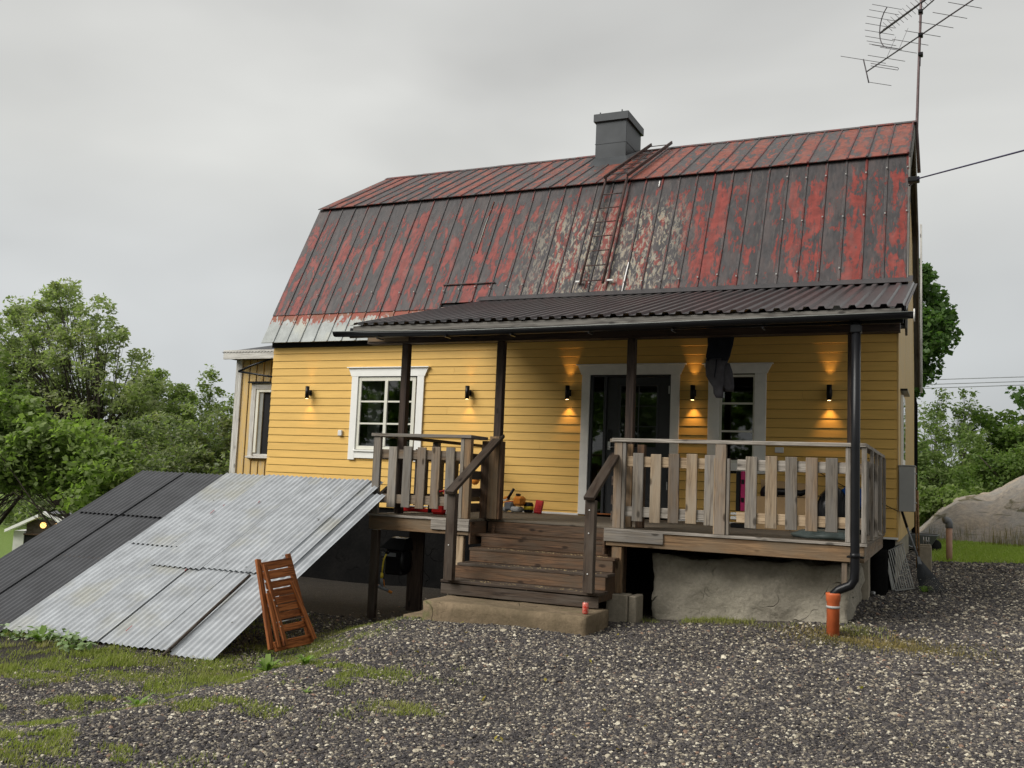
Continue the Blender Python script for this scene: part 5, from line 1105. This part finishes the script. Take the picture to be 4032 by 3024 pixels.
tree('ash_tree','yellowish green young tree in the middle of the right-hand wood','tree',(2.0,19,-.4),[(2.0,19,2.3,1.0,1.0,1.1),(2.6,19.4,1.6,1.3,1.1,1.2),(1.6,18.6,1.0,1.2,1.1,1.1)],130,12000,.15,M['oakleaf'],.34,9,1,.08,limbs=40,aspect=.6)
tree('oak_tree','dark oak rising at the right edge of the picture','tree',(4.4,21,.2),[(3.6,21,3.0,1.3,1.2,1.3),(4.6,21,3.6,1.6,1.3,1.5),(4.2,21,1.9,1.9,1.4,1.2)],190,17000,.17,M['mapleleaf'],.38,10,1,.14,limbs=50,aspect=.7)
tree('hawthorn_bush','low mixed green bush growing above the rock','bush',(2.6,13.5,.2),[(2.5,13.5,1.2,.9,.8,.6),(3.4,13.6,1.6,1.0,.8,.8),(1.5,13.6,.85,.8,.7,.5),(1.9,13.6,1.2,.7,.6,.5)],130,11000,.09,M['oakleaf'],.25,12,3,.04,limbs=30,aspect=.6)
tree('bramble_bush','bright low bramble between the thicket and the rock','bush',(.9,12.6,-.3),[(.55,12.4,.15,.55,.5,.45),(1.0,12.8,.45,.5,.5,.4),(.1,12.4,.1,.5,.5,.6)],70,6000,.10,M['hazel'],.22,13,2,.03,limbs=20,aspect=.7)
# woods further off (one mass) and trees behind the photographer that the panes mirror
def wood(name,label,x0,x1,y0,y1,h0,h1,n,seed,mat,size=.45,zb=-1.0):
    r=np.random.default_rng(seed); C=[];R=[]
    for k in range(n):
        x=r.uniform(x0,x1); y=r.uniform(y0,y1); h=r.uniform(h0,h1)
        for q in range(9): C.append((x+r.normal()*1.2,y+r.normal()*1.0,zb+h*r.uniform(.05,1))); R.append(r.uniform(.8,1.7))
    return leafcloud(name,C,R,n*900,size,mat,None,'stuff',seed)
wood('distant_wood','', -75,-28,40,70,5,8.0,60,50,M['shrubleaf'],.5,-5)
wood('distant_wood','', -8,30,34,60,3.2,5.2,36,51,M['oakleaf'],.45,-1)
wood('wood_behind','', -34,26,-44,-34,7,11,44,52,M['oakleaf'],.6,-1.5)
hx=np.linspace(-500,500,80); hv=[];
for x in hx:
    y=330+60*math.sin(x*.006); h=9+5*math.sin(x*.013)+3*math.sin(x*.047+1); hv+=[(x,y,-8),(x,y+60,h),(x,y+200,h-4)]
hf=[(k*3+j,(k+1)*3+j,(k+1)*3+j+1,k*3+j+1) for k in range(79) for j in (0,1)]
o=obj('hills',hv,hf,simple('distant_forest',(.035,.055,.035),.9,var=.3,scale=.05)); o['kind']='structure'
# ---------------------------------------------------------------- grass, weeds
def blades(name,pts,h,mat,label=None,cat=None,kind='stuff',wid=.006,lean=.5,seed=0):
    r=np.random.default_rng(seed); n=len(pts); pts=np.asarray(pts); hh=h*(.5+r.random(n)); a=r.random(n)*6.283; l=lean*hh*r.random(n)
    d=np.stack([np.cos(a),np.sin(a),np.zeros(n)],1); s=np.stack([-np.sin(a),np.cos(a),np.zeros(n)],1)*(wid*(.6+.8*r.random(n)))[:,None]
    m=pts+d*(l*.35)[:,None]+np.array([0,0,1])*(hh*.6)[:,None]; t=pts+d*l[:,None]+np.array([0,0,1])*hh[:,None]
    v=np.stack([pts-s,pts+s,m+s*.7,m-s*.7,t,t],1)
    vs=v[:,:5].reshape(-1,3); b=np.arange(n)[:,None]*5
    f3=np.concatenate([b+[0,1,2],b+[0,2,3],b+[3,2,4]],0)
    o=npmesh(name,vs,f3,mat,None,kind); return o
def scatter(n,fn,x0,x1,y0,y1,seed):
    r=np.random.default_rng(seed); x=r.uniform(x0,x1,n); y=r.uniform(y0,y1,n); k=r.random(n)<fn(x,y); x=x[k];y=y[k]; return np.stack([x,y,gz(x,y)-.004],1)
def bank(x,y):
    n=vnoise(x,y,.35,21)*.6+vnoise(x,y,.12,22)*.4
    a=sst((-4.5+.5*(n-.5)-x)/.5)*sst((y+8.2+1.6*(n-.5))/.6)*np.clip((n-.30)*4,0,1)
    a*=np.where((y>-6.72)&(x<-5.95),.25,1)*np.where((y>-4.3),.25,1)*np.clip(1.45-1.6*vnoise(x,y,.28,8),.08,1)
    return a*.95
blades('bank_grass',scatter(150000,bank,-9.8,-4.2,-8.8,-3.6,1),.032,M['grass'],seed=1,wid=.0032,lean=1.1)
def tufts(x,y):
    n=vnoise(x,y,.5,31)*.55+vnoise(x,y,.16,32)*.45
    f=np.clip((n-.60)*6,0,1)*sst((-2.6-x)/1.6)*sst((-6.6-y)/.6)
    for (cx,cy,rx,ry) in ((-2.78,-8.27,.30,.19),(-4.2,-8.1,.35,.2),(-4.0,-7.35,.35,.18),(-3.8,-8.82,.18,.12),(-4.9,-8.9,.35,.2),(-3.5,-9.6,.15,.1),(-3.97,-10.2,.3,.12),(-3.39,-10.13,.1,.06),(-4.5,-9.6,.3,.15),(-.62,-8.95,.05,.05),(-.05,-8.95,.05,.03),(.35,-9.35,.04,.04),(-.95,-7.7,.06,.04),(-3.55,-10.0,.18,.07)):
        f=np.maximum(f,np.clip(1.25*np.exp(-(((x-cx)/rx)**2+((y-cy)/ry)**2)*1.2)-.2,0,1)*(n>.33))
    return f
blades('bank_tufts',scatter(60000,lambda x,y:bank(x,y)*(vnoise(x,y,.22,51)>.68)*(y<-6.6),-9.8,-4.2,-8.8,-5.2,12),.055,M['grass'],seed=12,wid=.004,lean=.9)
blades('gravel_weeds',scatter(330000,tufts,-7.5,1,-10.8,-6.2,2),.028,M['grass'],seed=2,wid=.0036,lean=1.0)
def dry(x,y):
    n=vnoise(x,y,.3,41); return np.exp(-(((x-.02)/.75)**2+((y+3.75)/.42)**2)*1.3)*(.35+n)+.8*np.exp(-(((x+.75)/.7)**2+((y+3.35)/.2)**2)*1.5)*n
blades('dry_grass',scatter(45000,dry,-2.4,1.4,-4.6,-2.7,3),.035,M['drygrass'],seed=3,wid=.003,lean=1.4)
def found(x,y):
    n=vnoise(x,y,.25,43); return (np.exp(-(((x+1.9)/.75)**2+((y+3.08)/.20)**2)*1.4)+.5*np.exp(-(((x+.35)/.4)**2+((y+3.2)/.2)**2)))*(n>.35)*.9
blades('foundation_grass',scatter(9000,found,-2.8,.1,-3.6,-2.9,4),.045,M['grass'],seed=4,wid=.0035,lean=1.8)
def lawn(x,y): return lawnmask(x,y)*.9*(y<10.5)
blades('lawn_grass',scatter(75000,lawn,.1,5.5,3.2,10.5,5),.06,M['lawn'],seed=5,wid=.008,lean=1.1)
blades('rock_grass',scatter(3500,lambda x,y:.3*(vnoise(x,y,.5,7)>.5)*(y>8),.3,3.5,7.6,9.0,6),.35,M['drygrass'],seed=6,wid=.004,lean=.4)
# large weeds
def weed(x,y,r_,n,label,seed,cat='weed'):
    t=thing('weed_plant',label,cat,(x,y,gzf(x,y))); r=random.Random(seed); z=gzf(x,y); geos=[]
    for k in range(n):
        a=r.uniform(0,6.28); l=r_*r.uniform(.7,1.2); w_=l*.16; d=V((math.cos(a),math.sin(a),0)); s=V((-d.y,d.x,0)); up=r.uniform(.25,.9)
        p=[V((x,y,z))+d*(l*q)+V((0,0,l*up*math.sin(q*2.2))) for q in (0,.35,.7,1)]; ww=[.15,1,.8,.05]
        vs=[];fs=[]
        for q,ws in zip(p,ww): vs+=[q-s*w_*ws,q+V((0,0,-w_*.25*ws)),q+s*w_*ws]
        for j in range(3): fs+= [(j*3,j*3+1,j*3+4,j*3+3),(j*3+1,j*3+2,j*3+5,j*3+4)]
        geos.append((vs,fs))
    vs,fs=multi(geos); obj('leaves',vs,fs,M['weed'],t,True)
weed(-4.86,-8.56,.12,13,'broad-leaved dock plant in the open gravel at lower left',1)
weed(-4.57,-7.45,.13,26,'dense narrow-leaved weed clump near the edge of the grass bank',2)
weed(-4.2,-7.43,.09,22,'dark green grass tuft right of the narrow-leaved weed clump',3)
weed(.35,.0,.10,14,'green weed tuft below the leaf rake',5)
weed(-7.85,-6.95,.16,16,'leafy creeper growing over the foot of the galvanised sheets',6)
weed(-3.55,-8.3,.05,12,'small flat rosette weed left of the round grass patch',7)
r=np.random.default_rng(77); C=[(x,-6.95+.1*math.sin(x*3),gzf(x,-6.9)+.03) for x in np.linspace(-9.2,-7.2,12)]
leafcloud('fallen_leaves',C,[.16]*12,500,.07,M['cutleaf'],None,'stuff',77,up=1.2,aspect=.7)
# ---------------------------------------------------------------- crushed stone (instanced)
def patches(x,y):
    return np.clip(tufts(x,y)*1.1,0,1)
def stones():
    r=np.random.default_rng(5)
    def dens(x,y):
        d=np.hypot(x-CAM.x,y-CAM.y); return d
    pts=[];sc=[]
    def add(n,x0,x1,y0,y1,s,fn):
        x=r.uniform(x0,x1,n); y=r.uniform(y0,y1,n)
        # gravel yard only
        k=fn(x,y)*(1-.93*soilmask(x,y))*(1-lawnmask(x,y))*(1-.8*patches(x,y))*(.72+.4*vnoise(x,y,.8,61)); m=soilmask(x,y)
        k=np.where((x>-2.55)&(x<-.37)&(y>-2.9)&(y<-1.2),0,k); k=np.where((x>-4.68)&(x<-2.8)&(y>-4.6),0,k)
        g_=r.random(n)<k; x=x[g_];y=y[g_]; sz=s*np.exp(r.normal(size=len(x))*.28)
        pts.append(np.stack([x,y,gz(x,y)+sz*.12],1)); sc.append(sz)
    def cone(x,y):
        # the part of the yard worth covering, with a wide margin
        dx=x-CAM.x;dy=y-CAM.y; f=dx*FW.x+dy*FW.y; s=dx*RT.x+dy*RT.y; return (np.abs(s)<f*.64+1.3).astype(float)
    add(int(5000*8.6*3.9),-7,1.6,-10.9,-7,.0092,cone)
    add(int(3300*11*3.6),-8.5,2.6,-7,-3.4,.0118,cone)
    add(int(2200*6*6),-1,4.5,-3.4,2.6,.0135,cone)
    add(int(900*6*6),-.3,5,2.6,8,.019,cone)
    add(9000,-6.6,-4.4,-4.4,-.5,.018,lambda x,y:.5+0*x)
    add(420,-7,2.5,-10.5,-3,.021,cone)
    P=np.concatenate(pts);s=np.concatenate(sc); n=len(P)
    me=bpy.data.meshes.new('gravel_points'); me.vertices.add(n); me.vertices.foreach_set('co',P.astype(np.float32).ravel())
    a=me.attributes.new('size','FLOAT','POINT'); a.data.foreach_set('value',s.astype(np.float32))
    o=bpy.data.objects.new('gravel_stones',me); COL.objects.link(o); o['kind']='stuff'; me.materials.append(M['stone'])
    ng=bpy.data.node_groups.new('stone_scatter','GeometryNodeTree'); ng.interface.new_socket('Geometry',in_out='INPUT',socket_type='NodeSocketGeometry'); ng.interface.new_socket('Geometry',in_out='OUTPUT',socket_type='NodeSocketGeometry')
    gi=ng.nodes.new('NodeGroupInput');go=ng.nodes.new('NodeGroupOutput'); L=ng.links.new
    jn=ng.nodes.new('GeometryNodeJoinGeometry')
    for k in range(4):
        ic=ng.nodes.new('GeometryNodeMeshIcoSphere'); ic.inputs['Radius'].default_value=1; ic.inputs['Subdivisions'].default_value=2
        sp_=ng.nodes.new('GeometryNodeSetPosition'); nz=ng.nodes.new('ShaderNodeTexNoise'); nz.noise_dimensions='4D'; nz.inputs['W'].default_value=k*3.7; nz.inputs['Scale'].default_value=.9
        sb_=ng.nodes.new('ShaderNodeVectorMath'); sb_.operation='SUBTRACT'; sb_.inputs[1].default_value=(.5,.5,.5); L(nz.outputs['Color'],sb_.inputs[0])
        ss=ng.nodes.new('ShaderNodeVectorMath'); ss.operation='SCALE'; ss.inputs['Scale'].default_value=1.9; L(sb_.outputs[0],ss.inputs[0]); L(ss.outputs[0],sp_.inputs['Offset']); L(ic.outputs[0],sp_.inputs[0])
        tr=ng.nodes.new('GeometryNodeTransform'); tr.inputs['Scale'].default_value=(1,.72+.08*k,.5+.06*k); L(sp_.outputs[0],tr.inputs[0])
        sm=ng.nodes.new('GeometryNodeSetMaterial'); sm.inputs['Material'].default_value=M['stone']; L(tr.outputs[0],sm.inputs[0])
        gt=ng.nodes.new('GeometryNodeGeometryToInstance'); L(sm.outputs[0],gt.inputs[0]); L(gt.outputs[0],jn.inputs[0])
    iop=ng.nodes.new('GeometryNodeInstanceOnPoints'); L(gi.outputs[0],iop.inputs['Points']); L(jn.outputs[0],iop.inputs['Instance']); iop.inputs['Pick Instance'].default_value=True
    rv=ng.nodes.new('FunctionNodeRandomValue'); rv.data_type='INT'; rv.inputs[4].default_value=0; rv.inputs[5].default_value=3; L(rv.outputs[2],iop.inputs['Instance Index'])
    rr=ng.nodes.new('FunctionNodeRandomValue'); rr.data_type='FLOAT_VECTOR'; rr.inputs[0].default_value=(-.5,-.5,0); rr.inputs[1].default_value=(.5,.5,6.283)
    L(rr.outputs[0],iop.inputs['Rotation'])
    na=ng.nodes.new('GeometryNodeInputNamedAttribute'); na.data_type='FLOAT'; na.inputs['Name'].default_value='size'; L(na.outputs[0],iop.inputs['Scale'])
    L(iop.outputs[0],go.inputs[0]); md=o.modifiers.new('scatter','NODES'); md.node_group=ng
    print('stones',n)
stones()
r=np.random.default_rng(88); x=r.uniform(-7,3,130); y=r.uniform(-10.5,-3,130); C=np.stack([x,y,gz(x,y)+.016],1)
leafcloud('fallen_leaves',C,[.02]*130,170,.035,leafmat('yellow_fallen_leaf',(.40,.34,.06),(.28,.20,.05)),None,'stuff',88,up=2.5,aspect=.6)

# sawdust crumbs on the treads, loose screws on the newels
r=np.random.default_rng(9); n=260; x=r.uniform(-4.5,-2.95,n); k=r.integers(0,3,n); zz=np.array([-.335,-.50,-.68])[k]+.002; yy=np.array([-3.44,-3.70,-3.98])[k]+r.uniform(-.05,.10,n); q=.004*(.5+r.random(n))
P=np.stack([x,yy,zz],1); vs=np.stack([P+np.stack([-q,-q,0*q],1),P+np.stack([q,-q,0*q],1),P+np.stack([q,q,0*q],1),P+np.stack([-q,q,0*q],1),P+np.stack([0*q,0*q,q],1)],1).reshape(-1,3)
b=np.arange(n)[:,None]*5; f=np.concatenate([b+[0,1,4],b+[1,2,4],b+[2,3,4],b+[3,0,4]],0)
npmesh('sawdust',vs,f,simple('pale_sawdust',(.50,.38,.20),.9),None,'stuff')
for x,z in ((-4.66,-.27),(-2.94,.22),(-2.94,-.03),(-2.94,-.47)): lathe('screw_head',(x,-4.150,z),[(.007,0),(.007,.006)],sealmat,PO,8,(0,-1,0))
